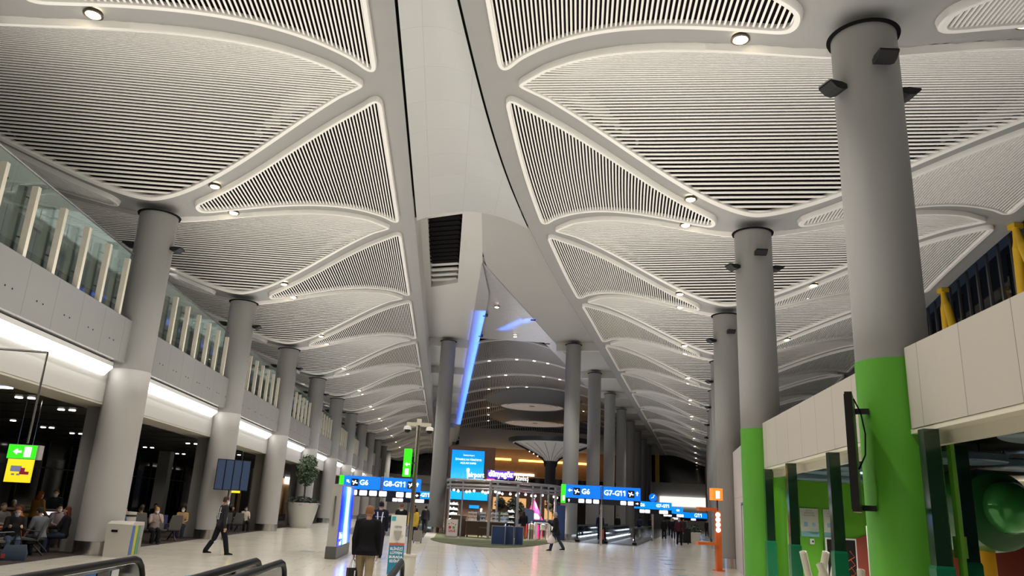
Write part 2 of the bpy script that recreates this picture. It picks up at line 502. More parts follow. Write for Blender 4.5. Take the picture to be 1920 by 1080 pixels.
# black wedge floodlights on the column shafts
def make_flood():
    t = thing('column_floodlight', 'x', 'floodlight')
    a = MB()
    a.loft([[(-.18, 0, -.03), (.18, 0, -.03), (.18, 0, .1), (-.18, 0, .1)], [(-.2, .14, -.10), (.2, .14, -.10), (.2, .14, .12), (-.2, .14, .12)], [(-.2, .28, -.07), (.2, .28, -.07), (.2, .28, .12), (-.2, .28, .12)], [(-.2, .42, .06), (.2, .42, .06), (.2, .42, .12), (-.2, .42, .12)]])
    a.build('housing', M_DKSTEEL, t)
    a = MB(); a.box((0, .25, .124), (.34, .4, .01)); a.build('lens', mat('flood_lens', (.2, .2, .19), .2), t)
    return t
FL = make_flood(); FL.scale = (.8, .8, .66); fused = False
def floods_r(k): return .54 if k < 3 else .55
def floods(x, y, r, angs, z, who, n0):
    global fused
    for i, (ang, dz, nm) in enumerate(angs):
        p = (x+math.sin(ang)*(r+.01), y+math.cos(ang)*(r+.01), z+dz)
        lab = f'black wedge floodlight on {nm} of the {who}'
        if not fused: fused = True; FL.location = p; FL.rotation_euler = (0, 0, -ang); tag(FL, lab, None, 'column floodlights')
        else: copy_thing(FL, lab, p, -ang)
for k in range(2, 8):
    floods(LX, LY0+LB*(k-2), .57, [(PI/2+.1, 0, 'the right side'), (-PI/2, .1, 'the left side')], 9.0, f'{ORD[k-1]} column along the left lounge', 0)
for k in range(1, 8):
    x, y = R_PTS[k+1]
    floods(x, y, floods_r(k), [(PI/2, 0, 'the right side'), (-PI/2-.2, -.1, 'the left side'), (PI+.1, .22, 'the front')], 9.05, f'{ORD[k-1]} column of the right row', 0)
# ------------------------------------------------------------------ floors
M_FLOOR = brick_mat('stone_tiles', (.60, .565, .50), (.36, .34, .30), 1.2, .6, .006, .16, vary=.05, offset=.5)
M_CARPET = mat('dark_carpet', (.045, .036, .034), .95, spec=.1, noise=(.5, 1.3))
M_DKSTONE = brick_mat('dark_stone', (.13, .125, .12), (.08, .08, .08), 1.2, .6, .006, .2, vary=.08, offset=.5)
M_KCARPET = mat('patterned_carpet', (.075, .08, .045), .9, spec=.1, noise=(.75, .8))
b = MB(); b.quad((-60, -12, 0), (80, -12, 0), (80, 230, 0), (-60, 230, 0)); structure(b.build('floor', M_FLOOR))
b = MB(); b.box((-21.7, 76, .004), (24, 172, .008)); structure(b.build('floor_lounge', M_CARPET))
hx, hy = math.sin(RH), math.cos(RH)              # along the right concourse
def rfr(o, a, l): return (o[0]+a*hy+l*hx, o[1]-a*hx+l*hy)     # a across to the right, l along
WO = (8.55, 51.6)
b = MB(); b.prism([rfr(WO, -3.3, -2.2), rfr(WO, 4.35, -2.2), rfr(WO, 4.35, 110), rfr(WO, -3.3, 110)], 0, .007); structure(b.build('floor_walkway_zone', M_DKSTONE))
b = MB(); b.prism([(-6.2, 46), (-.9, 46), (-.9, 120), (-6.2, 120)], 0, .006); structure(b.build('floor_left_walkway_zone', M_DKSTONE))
kp = [(-.5, 44.5), (-.35, 42.6), (.1, 40.6), (.9, 38.8), (1.9, 37.9), (3.0, 38.0), (3.9, 39.3), (4.8, 41.3), (6.2, 45.5), (7.6, 49.5), (8.4, 53), (8.4, 62), (-.1, 62), (-.3, 47)]
b = MB(); b.prism(kp, 0, .012); structure(b.build('floor_shop_carpet', M_KCARPET))
b = MB()
for i in range(9): b.box((7.3+i*.62, 22.5+i*2.9, .004), (.55, .22, .006), -.2)
for x, y in ((-5.3, 18.6), (-4.2, 20.8), (-4.6, 29)): b.box((x, y, .004), (.5, .16, .006), -.35)
structure(b.build('floor_markings', mat('floor_marking', (.10, .24, .28), .4)))

# ------------------------------------------------------------------ spine ceiling, soffits and the open wedge
def seam(Yv):                                    # x of the right concourse's inner edge at a given y
    lo, hi = 0.0, 16.4
    for _ in range(40):
        m = (lo+hi)/2
        if RIGHT.S(m, W_IN).y < Yv: lo = m
        else: hi = m
    return RIGHT.S(lo, W_IN).x
SPX = LX+W_IN                                    # -1.83
M_SPINE = brick_mat('spine_panels', (.46, .465, .45), (.38, .385, .37), 1.25, 1.75, .008, .42, vary=.02)
ys = np.linspace(-4, 28.2, 34); b = MB(); rows = []
for y in ys:
    x0, x1 = SPX+.07, seam(y)-.07
    wd = x1-x0
    rows.append([(x0+wd*t, y, 12.42+.125*wd*(1-(2*t-1)**2)) for t in np.linspace(0, 1, 13)])
rows.append([(p[0], p[1], p[2]+.5) for p in rows[-1]])
b.loft(rows, False, False, closed=False); structure(b.build('ceiling_spine', M_SPINE, None, True))
b = MB()
for sx in (0, 1):
    b.loft([[((SPX-.02, y, 12.55), (SPX+.12, y, 12.55))[i] if sx == 0 else ((seam(y)-.12, y, 12.55), (seam(y)+.02, y, 12.55))[i] for i in (0, 1)] for y in ys], False, False, closed=False)
structure(b.build('trim_spine_gaps', M_BLACK))
WA = math.radians(19.4); WAX, WAY = 1.2, 37.1
def wedge_r(y): return WAX+(y-WAY)*math.tan(WA)
def crease(y): return .55+(y-26)*.0586 if y < WAY else 1.17
Z = SOFFIT_Z
b = MB()
b.quad((SPX, 26, Z), (-1.5, 26, Z), (-1.5, 165, Z), (SPX, 165, Z))
b.quad((-1.5, 26, Z), (0, 26, Z), (0, 30.6, Z), (-1.5, 31.5, Z))
b.quad((-1.5, 42.4, Z), (0, 41.1, Z), (0, 165, Z), (-1.5, 165, Z))
b.quad((0, 26, Z), (.55, 26, Z), (1.2, WAY, Z), (1.17, 165, Z), (0, 165, Z))
for a, c in (((-1.5, 31.5), (-1.5, 42.4)), ((0, 30.6), (0, 41.1)), ((-1.5, 42.4), (0, 41.1)), ((-1.5, 31.5), (0, 30.6))):
    b.quad((*a, Z), (*c, Z), (*c, Z+1.0), (*a, Z+1.0))
structure(b.build('ceiling_soffit', M_SOFFIT))
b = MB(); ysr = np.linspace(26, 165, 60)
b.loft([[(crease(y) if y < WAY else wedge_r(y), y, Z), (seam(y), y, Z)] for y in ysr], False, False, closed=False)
structure(b.build('ceiling_soffit_shade_tone', M_SOFFIT2))  # darker colour stands in for the shading right of the crease
b = MB()
b.loft([[(SPX, y, ZC-.02), (SPX, y, Z)] for y in (26, 165)], False, False, closed=False)
b.loft([[(seam(y), y, ZC-.02), (seam(y), y, Z)] for y in ysr], False, False, closed=False)
structure(b.build('wall_soffit_edges', M_SOFFIT))
b = MB()
for x, y in IL: b.box((-.33, y+.5, Z-.3), (2.9, .35, .6))
for x, y in IR:
    m = (wedge_r(y)+seam(y))/2; b.box((m+.3, y+.5, Z-.3), ((seam(y)-wedge_r(y))*.96, .35, .6), -RH)
structure(b.build('trim_beams', M_SOFFIT))
lv = thing('ceiling_louvre', 'black louvred opening in the pale ceiling beyond the spine panels', 'louvre', (-.75, 36.5, Z))
b = MB(); b.quad((-.75, -5.9, .95), (.75, -5.9, .95), (.75, 5.9, .95), (-.75, 5.9, .95)); b.build('backing', M_BLACK, lv)
b = MB()
for k in range(11):
    y = -4.9+k*.62; b.box((0, y, .12), (1.52, .42, .04), -.42 + 0*k); b.box((0, y+.3, .35), (1.5, .3, .03), -.42)
b.build('blades', mat('louvre_black', (.006, .006, .006), .9, spec=.05), lv)
b = MB()
for k in range(4): b.box((0, 2.1+k*.95, .25), (1.6, .38, .06), -.42)
b.build('crossbars', M_SOFFIT, lv)

# rim of the wedge opening and the brushed ceiling inside it
M_BRUSH = mat('brushed_ceiling', (.50, .50, .52), .35, .4, noise=(.12, 2.5))
b = MB()
b.loft([[(1.17, y, Z-.02), (1.17+min(.75, (y-WAY)*.12), y, Z-.02)] for y in np.linspace(WAY+.01, 150, 40)], False, False, closed=False)
b.loft([[(wedge_r(y)-min(.85, (y-WAY)*.14), y, Z-.02), (wedge_r(y), y, Z-.02)] for y in np.linspace(WAY+.01, 150, 40)], False, False, closed=False)
structure(b.build('ceiling_wedge_rim', M_BRUSH))
b = MB(); b.quad((1.1, 36.5, 13.9), (1.6, 36.5, 13.9), (8.3, 56.3, 14.02), (1.1, 56.3, 14.02)); b.quad((1.1, 56.3, 14.02), (8.3, 56.3, 14.02), (8.3, 56.3, 15), (1.1, 56.3, 15)); structure(b.build('ceiling_wedge', M_BRUSH))
b = MB(); b.loft([[(wedge_r(y), y, Z), (wedge_r(y), y, Z+.25)] for y in (WAY, 150)], False, False, closed=False)
b.loft([[(1.17, y, Z), (1.17, y, Z+.25)] for y in (WAY, 150)], False, False, closed=False)
structure(b.build('wall_wedge_edges', M_SOFFIT2))
def vz(x, y):
    x0, x1 = 1.85, wedge_r(y)-.8; wd = x1-x0; t = (x-x0)/wd
    return 13.78+.075*wd*(1-(2*t-1)**2)
BY = [56.5+9.0*k for k in range(11)]
b = MB()
b.loft([[(1.85+(wedge_r(y)-2.65)*t, y, vz(1.85+(wedge_r(y)-2.65)*t, y)+.22) for t in np.linspace(0, 1, 17)] for y in np.linspace(56, 160, 30)], False, False, closed=False)
structure(b.build('ceiling_central_vault', M_BLACK))
for k in range(len(BY)-1):
    y0, y1 = BY[k]+.18, BY[k+1]-.18
    n = 84; t = thing('vault_band', f'dark slatted ceiling band of the central vault, {ORD[k]} from its front edge', 'ceiling panel', ((wedge_r(y0)+1.85)/2, y0, 13.8), 0, 'slatted bands of the central vault')
    ox, oy, oz = t.location
    s, f = MB(), MB()
    for i in range(n):
        tt = (i+.5)/n; rows = []
        for y in np.linspace(y0+.25, y1-.25, 4):
            x0, wd = 1.85, wedge_r(y)-2.65; x = x0+wd*tt; h = wd/n*.27
            z = vz(x, y)
            rows.append([(x-h-ox, y-oy, z+.12-oz), (x-h-ox, y-oy, z-oz), (x+h-ox, y-oy, z-oz), (x+h-ox, y-oy, z+.12-oz)])
        s.loft(rows, False, False, closed=False)
    for y in (y0, y1-.25):
        rows = []; f = MB()
        for tt in np.linspace(0, 1, 25):
            x = 1.85+(wedge_r(y)-2.65)*tt; z = vz(x, y)
            rows.append([(x-ox, y-oy, z+.1-oz), (x-ox, y-oy, z-.04-oz), (x-ox, y+.25-oy, z-.04-oz), (x-ox, y+.25-oy, z+.1-oz)])
        f.loft(rows, False, False, closed=False); f.build('frame', mat('vault_frame', (.45, .44, .42), .4), t)
    s.build('slats', mat('vault_slat', (.30, .30, .31), .35, .3), t)
for k in range(1, 8):
    for j, tt in enumerate((.16, .3, .44, .62, .76)):
        if (j*3+k) % 4 == 0: continue
        y = BY[k]; x = 1.85+(wedge_r(y)-2.65)*tt
        downlight((x, y, vz(x, y)+.02), 'small bright light between the slatted bands of the central vault', 'lights of the central vault')
for i, (x, y) in enumerate(((2.55, 46.2), (4.45, 54.3))):
    copy_thing(DL, ['lit round lamp under the brushed ceiling wedge, nearest the tip', 'lit round lamp just before the first slatted vault band'][i], (x, y, 13.93 if i == 0 else 13.95))
for i, (x, y) in enumerate(((1.95, 48.4), (5.1, 48.6), (1.95, 54.6), (7.0, 55.6))):
    copy_thing(FL, ['black spot box left of the lit lamp under the wedge', 'black spot box right of the lit lamp under the wedge', 'black spot box at the left end of the first vault band', 'black spot box at the right end of the first vault band'][i], (x, y, 13.8), PI)
# round skylight rings and the mushroom column below the vault
for i, (x, y, z, r) in enumerate(((10.0, 92, 13.75, 4.0), (12.7, 112, 13.95, 4.6))):
    t = thing('ring_ceiling', ['round pale ring ceiling above the mushroom column, the nearer one', 'round pale ring ceiling seen below the nearer ring'][i], 'ceiling feature', (x, y, z))
    b = MB()
    b.lathe([(r*1.75, 1.25), (r*1.45, .75), (r*1.2, .3), (r*1.05, .05), (r, 0), (r-.15, -.05), (r-.25, .05)], n=48, cap=False); b.build('rim', mat('ring_rim', (.16, .16, .165), .4), t, True)
    b = MB()
    for q in range(5):
        a = r-.25-q*r*.17; b.lathe([(a, .05+.02*q), (a-r*.13, .07+.02*q), (a-r*.17, .12)], n=48, cap=False)
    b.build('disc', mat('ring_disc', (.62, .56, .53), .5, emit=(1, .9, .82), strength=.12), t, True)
mc = thing('mushroom_column', 'flared white mushroom column with black rim and dark stem behind the shops', 'column', (12.2, 90, 0))
b = MB(); b.lathe([(.62, 0), (.62, 7.2), (.72, 7.45)], n=32); b.build('stem', mat('stem_dark', (.012, .012, .02), .4), mc, True)
b = MB(); b.lathe([(.7, 7.4), (.95, 7.75), (1.7, 8.2), (2.9, 8.75), (4.0, 9.2), (4.45, 9.35)], n=48, cap=False); b.build('funnel', mat('funnel_white_glow', (.8, .78, .76), .4, emit=(1, .96, .92), strength=.06), mc, True)  # faint emission stands in for the light falling on the funnel
b = MB()
for a in np.linspace(0, 2*PI, 20, endpoint=False):
    ca, sa = math.cos(a), math.sin(a); b.tube([(r*ca, r*sa, z-.02) for r, z in ((.72, 7.42), (.95, 7.75), (1.7, 8.2), (2.9, 8.75), (4.0, 9.2))], .035, 5)
b.build('pleats', mat('pleat_grey', (.45, .43, .42), .5), mc)
b = MB(); b.lathe([(4.4, 9.35), (4.95, 9.42), (5.0, 9.8), (4.5, 9.95)], n=48, cap=False)
for a in (-.15, PI+.15, .95, PI-.95):
    ca, sa = math.cos(a), math.sin(a)
    b.tube([(r*ca, r*sa, z-.12) for r, z in ((.62, 6.9), (.75, 7.45), (1.0, 7.75), (1.75, 8.18), (2.95, 8.73), (4.4, 9.33))], .11, 6)
b.build('rim', mat('stem_dark', ()), mc, True)
b = MB()
for a in (-.15, PI+.15, .95, PI-.95):
    ca, sa = math.cos(a), math.sin(a)
    for r, z in ((1.55, 8.12), (2.05, 8.36), (2.55, 8.6)):
        b = MB(); b.sphere((r*ca, r*sa, z-.2), .10, 8, 6); b.build('lamp', mat('lamp_white', (1, 1, 1), .4, emit=(1, .95, .88), strength=8), mc)

# ------------------------------------------------------------------ left side: lounge under a glazed gallery
GX = LX+.03
M_FASCIA = brick_mat('gallery_fascia', (.22, .222, .215), (.13, .13, .13), 1.32, 12.5, .008, .22, vary=.02, axes='YZ')
b = MB(); b.box((GX-.06, 76, 5.93), (.12, 172, 1.26)); structure(b.build('wall_left_gallery_fascia', M_FASCIA))
b = MB(); b.box((-13.6, 76, 5.95), (7.9, 172, 1.1)); structure(b.build('floor_gallery', M_SOFFIT2))
b = MB(); b.box((GX-.52, 76, 4.72), (.12, 172, 1.16)); structure(b.build('wall_left_bulkhead', mat('bulkhead_white', (.56, .555, .545), .5)))
b = MB(); b.box((GX-.95, 76, 4.12), (.98, 172, .06)); structure(b.build('ceiling_lounge_edge', mat('bulkhead_cream', (.55, .52, .46), .6)))
M_LCEIL = brick_mat('lounge_slats', (.10, .10, .10), (.015, .015, .015), 60, .16, .03, .4, .2, vary=.03)
b = MB(); b.box((-17, 76, 4.22), (12.2, 172, .06)); structure(b.build('ceiling_lounge', M_LCEIL))
b = MB()
for k in range(42): b.box((-17, 8.0+2.86*k, 4.185), (12, .09, .012))
structure(b.build('trim_lounge_slots', M_BLACK))
M_NIGHT = mat('night_glass', (.004, .005, .006), .06, spec=.5)
b = MB(); b.box((-22.6, 76, 2.1), (.1, 172, 4.3)); structure(b.build('window_1', M_NIGHT))
b = MB()
for k in range(50): b.box((-22.5, 6+2.7*k, 2.1), (.12, .07, 4.2))
b.box((-22.5, 76, 2.75), (.1, 172, .07)); structure(b.build('trim_window_mullions', mat('mullion', (.10, .10, .10), .4, .5)))
b = MB(); b.box((-17.8, 76, 9.2), (.2, 172, 6.4)); structure(b.build('wall_gallery_back', mat('gallery_back', (.32, .32, .315), .6)))
b = MB()
for k in range(80):
    y = .66+1.32*(k+8)
    for d in (-.14, .14): b.loft([b.ring((GX, y+d, 5.78), .022, 10, (0, 1, 0), (0, 0, 1)), b.ring((GX+.012, y+d, 5.78), .018, 10, (0, 1, 0), (0, 0, 1))])
structure(b.build('trim_fascia_bolts', M_DKSTEEL))
# linear lights washing the bulkhead, one per bay
M_LED = mat('strip_light', (1, 1, 1), .5, emit=(1, .955, .88), strength=6)
def led(y0, y1, lab):
    t = thing('linear_light', lab, 'strip light', (GX-.34, (y0+y1)/2, 5.16), 0, 'linear lights under the gallery')
    b = MB(); b.box((0, 0, .06), (.2, y1-y0, .12)); b.build('channel', M_WHITE, t)
    b = MB(); b.loft([[(.10, s*(y1-y0)/2, .0), (.10, s*(y1-y0)/2, -.04), (-.1, s*(y1-y0)/2, -.26), (-.1, s*(y1-y0)/2, .0)] for s in (-1, 1)]); b.build('diffuser', M_LED, t)
bays = []
for k in range(0, 13):
    y0, y1 = LY0+LB*(k-1)+.72, LY0+LB*k-.72
    bays.append((y0, y1))
    led(y0, y1, f'glowing white strip light under the gallery edge, {ORD[k]} bay from the camera')
# balustrades of the gallery: stone fins, glass panes held by clamps
M_FIN = mat('fin_stone', (.64, .60, .50), .5, noise=(.12, 6))
def gallery_glass(y0, y1, lab):
    t = thing('glass_balustrade', lab, 'balustrade', (GX, (y0+y1)/2, 6.56), 0, 'glass balustrades of the gallery')
    n = 7; st = (y1-y0)/n
    for i in range(n):
        y = y0+st*(i+.5)-(y0+y1)/2
        b = MB(); b.box((-.09, y, .82), (.14, .13, 1.66)); b.build('fin', M_FIN, t)
        b = MB(); b.box((-.235, y, 1.0), (.012, st-.02, 1.98)); b.build('pane', M_GLASS, t)
        b = MB()
        for z in (.5, 1.45): b.bar((-.1, y+.06, z), (-.2, y+.30, z), .03); b.box((-.215, y+.32, z), (.05, .12, .05)); b.box((-.215, y+.32, z), (.05, .05, .12))
        b.build('clamp', M_DKSTEEL, t)
    b = MB(); b.tube([(-.235, -(y1-y0)/2, 2.0), (-.235, (y1-y0)/2, 2.0)], .025); b.build('top_rail', M_STEEL, t, True)
    b = MB(); b.box((-.27, 0, .15), (.04, y1-y0, .3)); b.build('kick_plate', M_DKSTEEL, t)
for k, (y0, y1) in enumerate(bays[:10]):
    gallery_glass(y0+.1, y1-.1, f'glass balustrade with pale fins on the gallery, {ORD[k]} bay from the camera')
b = MB()
for k in range(12):
    y = LY0+LB*(k-1); b.box((-10.42, y+.55, 2.05), (.5, .5, 4.1))
    b.box((-17.3, y+5.4, 2.1), (.7, .7, 4.2))
structure(b.build('wall_lounge_piers', mat('pier_paint', (.24, .235, .225), .6)))
LDL = thing('lounge_downlight', 'x', 'ceiling light', (-12.4, 23.3, 4.19), 0, 'pairs of small lounge ceiling lights')
b = MB(); b.lathe([(.1, 0), (.1, -.03), (.001, -.04)], n=12, cap=False); b.build('lamp', mat('lamp_white', ()), LDL)
first = True
for x, y in [(-12.4, 23.3), (-12.05, 23.3), (-12.6, 26.3), (-12.25, 26.3), (-17.1, 32.1), (-17.3, 34.9), (-16.95, 34.9), (-17.4, 37.8), (-17.0, 37.8), (-12.7, 29.0), (-13, 40.6), (-12.6, 40.6), (-13, 49.2), (-12.6, 49.2), (-17.2, 46.4), (-16.8, 46.4), (-13, 57.8), (-12.6, 57.8), (-17.2, 52), (-16.8, 52)]:
    lab = 'small white downlight in the dark slatted lounge ceiling'
    if first: first = False; LDL['label'] = lab
    else: copy_thing(LDL, lab, (x, y, 4.19))
t = thing('lounge_linear_light', 'short bright line of light in the lounge ceiling at the left edge', 'strip light', (-12.2, 21.0, 4.17))
b = MB(); b.box((0, 0, 0), (1.6, .12, .04)); b.build('diffuser', mat('lamp_cool', (1, 1, 1), .4, emit=(.85, .85, 1), strength=6), t)

# ------------------------------------------------------------------ right side: fascia band, shop front wall, dark glazing above
def wall_run(name, a, c, z0, z1, thick, m, side=0.0, kind='structure', gap=0.0):
    a, c = Vector((*a, 0)), Vector((*c, 0)); d = c-a; cut = d.normalized()*gap; a, c = a+cut, c-cut; d = c-a; ang = math.atan2(d.y, d.x); L = d.length
    b = MB(); b.box((L/2, side, (z0+z1)/2), (L, thick, z1-z0))
    o = b.build(name, m, None, False, (a.x, a.y, 0), ang); o['kind'] = kind; return o
M_RFASC = brick_mat('band_panels', (.50, .465, .415), (.16, .15, .14), 1.2, 6, .006, .45, vary=.015, axes='XZ')
M_CREAM = mat('band_lip', (.66, .63, .53), .5)
for k in (0, 1, 2):
    a, c = R_PTS[k], R_PTS[k+1]
    wall_run('wall_right_band', a, c, 3.17, 4.37, .14, M_RFASC, gap=.6)
    wall_run('trim_right_band', a, c, 2.93, 3.18, .10, M_CREAM, -.22)
    wall_run('trim_right_band', a, c, 3.10, 3.165, .36, M_CREAM, -.12)
    wall_run('floor_right_gallery', a, c, 4.0, 4.2, 9.0, M_SOFFIT2, -4.7)
M_RWALL = brick_mat('right_wall_panels', (.58, .565, .545), (.3, .3, .3), 1.6, 2.6, .008, .4, vary=.02, axes='XZ')
for k in range(3, 15):
    wall_run('wall_right', R_PTS[k], R_PTS[k+1], 0, 4.37, .2, M_RWALL, -.15, gap=.62)
for k in range(0, 8):
    a, c = RIGHT.S(k, -W_IN*1.06), RIGHT.S(k+1, -W_IN*1.06)
    wall_run('window_2', (a.x, a.y), (c.x, c.y), 4.2, 12.9, .1, M_NIGHT, -.5)
    d = MB(); n = 8
    for i in range(n):
        p = a.lerp(c, (i+.5)/n); d.box((p.x, p.y, 8.5), (.08, .16, 8.8), -.3)
    structure(d.build('trim_right_mullions', mat('mullion', ())))
# yellow V braces carrying the roof edge
M_YEL = mat('brace_yellow', (.72, .44, .02), .4, noise=(.06, 3))
def brace(t, lab):
    p = RIGHT.S(t, -W_IN*.985); p0, q = RIGHT.at(t)
    b1 = Vector((q[0], q[1], 0))
    r = thing('roof_brace', lab, 'brace', (p.x, p.y, 4.2), 0, 'yellow roof braces')
    top = Vector((0, 0, p.z-4.2-.1))
    for s, f in ((-3.6, .06), (.5, .06)):
        bm = MB(); ft = b1*s; a = ft.lerp(top, .9); bm.tube([ft, ft.lerp(top, .45), a], .17, 14); bm.tube([a, ft.lerp(top, .93), top], [.17, .12, .10], 12); bm.build('strut', M_YEL, r, True)
    bm = MB(); bm.box(tuple(top), (.35, .35, .18)); bm.build('bracket', M_YEL, r)
brace(4.42, 'yellow V-shaped roof brace beside the large grey column, the one seen whole')
brace(3.57, 'yellow roof brace cut by the right edge of the photo')

# ------------------------------------------------------------------ far ends
M_WOOD = mat('wood_panel', (.24, .125, .05), .4, noise=(.25, 1.2))
b = MB(); b.box((-6, 166, 7.5), (40, .4, 15)); structure(b.build('wall_far_left', M_SOFFIT2))
b = MB(); b.box((-6, 165.6, 10.2), (13, .2, 4.4)); structure(b.build('window_3', M_NIGHT))
ea, ec = rfr(R_PTS[14], -17, 4), rfr(R_PTS[14], 3, 4)
wall_run('wall_far_right', ea, ec, 0, 14, .4, M_SOFFIT)
wall_run('window_4', ea, ec, 7.6, 12.2, .1, M_NIGHT, -.3)
wall_run('wall_far_right_lit', rfr(R_PTS[14], -8.2, 3.5), rfr(R_PTS[14], -.5, 3.5), 3.7, 5.3, .2, mat('bulkhead_glow', (.8, .8, .8), .5, emit=(1, .97, .93), strength=1.0))  # the light on this bulkhead is put into its material as emission
wall_run('trim_far_mullion', rfr(R_PTS[14], -8.9, 3.0), rfr(R_PTS[14], -8.2, 3.0), 7.6, 12.4, .3, M_YEL)
# gallery across the middle, behind the shops
b = MB(); b.box((14.5, 122, 8.2), (25, .4, 5.6)); structure(b.build('wall_back_wood', M_WOOD))
b = MB(); b.box((14.5, 118, 4.9), (25, .5, 1.0)); structure(b.build('trim_back_gallery', M_SOFFIT2))
b = MB(); b.box((14.5, 119, 2.3), (25, .5, 4.2)); structure(b.build('wall_back_shops', mat('shop_dark', (.05, .035, .025), .5)))
b = MB(); b.box((14.5, 121.9, 12.4), (25, .4, 3)); structure(b.build('wall_back_upper', M_SOFFIT2))
M_AMB = mat('amber_cove', (1, .7, .3), .5, emit=(1, .55, .12), strength=3.5)
for i, (x0, x1, z, mm) in enumerate(((5.5, 10.3, 9.3, M_AMB), (11.5, 24, 9.25, M_AMB), (8, 14, 7.1, M_LED))):
    t = thing('cove_light', ['amber cove light on the wood wall above the shop lettering', 'amber cove light on the wood wall right of the mushroom column', 'white line of light along the wood wall above the shops'][i], 'strip light', ((x0+x1)/2, 121.72, z))
    b = MB(); b.box((0, 0, 0), (x1-x0, .2, .3)); b.build('diffuser', mm, t)
t = thing('glass_balustrade', 'long dark glass balustrade of the gallery behind the shops', 'balustrade', (14.5, 118, 5.4))
b = MB(); b.box((0, 0, .55), (24, .03, 1.1)); b.build('pane', glass_mat('dark_glass', (.25, .25, .25), .1), t); b = MB(); b.tube([(-12, 0, 1.2), (12, 0, 1.2)], .05); b.build('top_rail', M_STEEL, t, True)
t = thing('cove_light', 'amber cove light at the far end of the left concourse', 'strip light', (-6.6, 165.7, 12.4))
b = MB(); b.box((0, 0, 0), (5, .3, .3)); b.build('diffuser', M_AMB, t)
b = MB(); b.box((-6, 165.2, 7.0), (16, .6, 1.6)); structure(b.build('trim_far_gallery', M_SOFFIT))
# blue light washing the edge of the wedge
area_light('wedge_blue', (2.25, 82, 13.25), 70, 1500, (.04, .16, 1.0), (-.72, 0, .7), .2, .8)
area_light('wedge_blue', (3.9, 50.5, 13.1), 5, 60, (.04, .16, 1.0), (.3, .1, 1), .3, 1.1)
for x, y in ((2.4, 43), (5.2, 50.5), (9.8, 49), (13.2, 57), (17.2, 68), (21, 79), (25, 91), (-3.5, 58), (-3.2, 76)):
    spot_light('plaza_fill', (x, y, 13.2 if x > 0 else 12.2), 1900, 1.9, NEUT)  # added spots brighten the inner columns, standing in for the vault lights
area_light('wood_wash', (14, 119.5, 9.9), 20, 170, (1, .66, .32), (0, 1, -.6), .3)
area_light('vault_fill', (8, 72, 7), 5, 500, (.9, .92, 1), (0, 0, 1), 16)
# ------------------------------------------------------------------ signs and screens
def emat(name, col, s=1.0): return mat(name, col, .4, emit=col, strength=s)
M_BLUE = emat('sign_blue', (.0, .135, .66), 1.1)
M_BLUE2 = emat('sign_blue_bright', (.0, .24, .85), 1.1)
M_SGREEN = emat('exit_green', (.03, .75, .01), 1.1)
M_TXT = emat('sign_white', (1, 1, 1), 1.6)
M_STRIP = mat('sign_black', (.008, .01, .025), .3)
M_NAVY = mat('navy_panel', (.02, .045, .14), .5)
M_TILEW = emat('pictogram_white', (.95, .95, 1), 1.1)
def pict(b, x, y, z, s):                          # rounded pictogram plate
    b.box((x, y, z), (s*1.5, .01, s*.8)); b.box((x, y, z), (s*1.35, .011, s))
def arrow(b, x, y, z, s, ang):
    ca, sa = math.cos(ang), math.sin(ang)
    def P(px, pz): return (px*ca-pz*sa)*s+x, (px*sa+pz*ca)*s+z
    for poly in ([(-.5, -.12), (.1, -.12), (.1, .12), (-.5, .12)], [(.0, -.38), (.5, 0), (.0, .38)]):
        pts = [P(*q) for q in poly]
        b.loft([[(px, y, pz) for px, pz in pts], [(px, y-.012, pz) for px, pz in pts]])
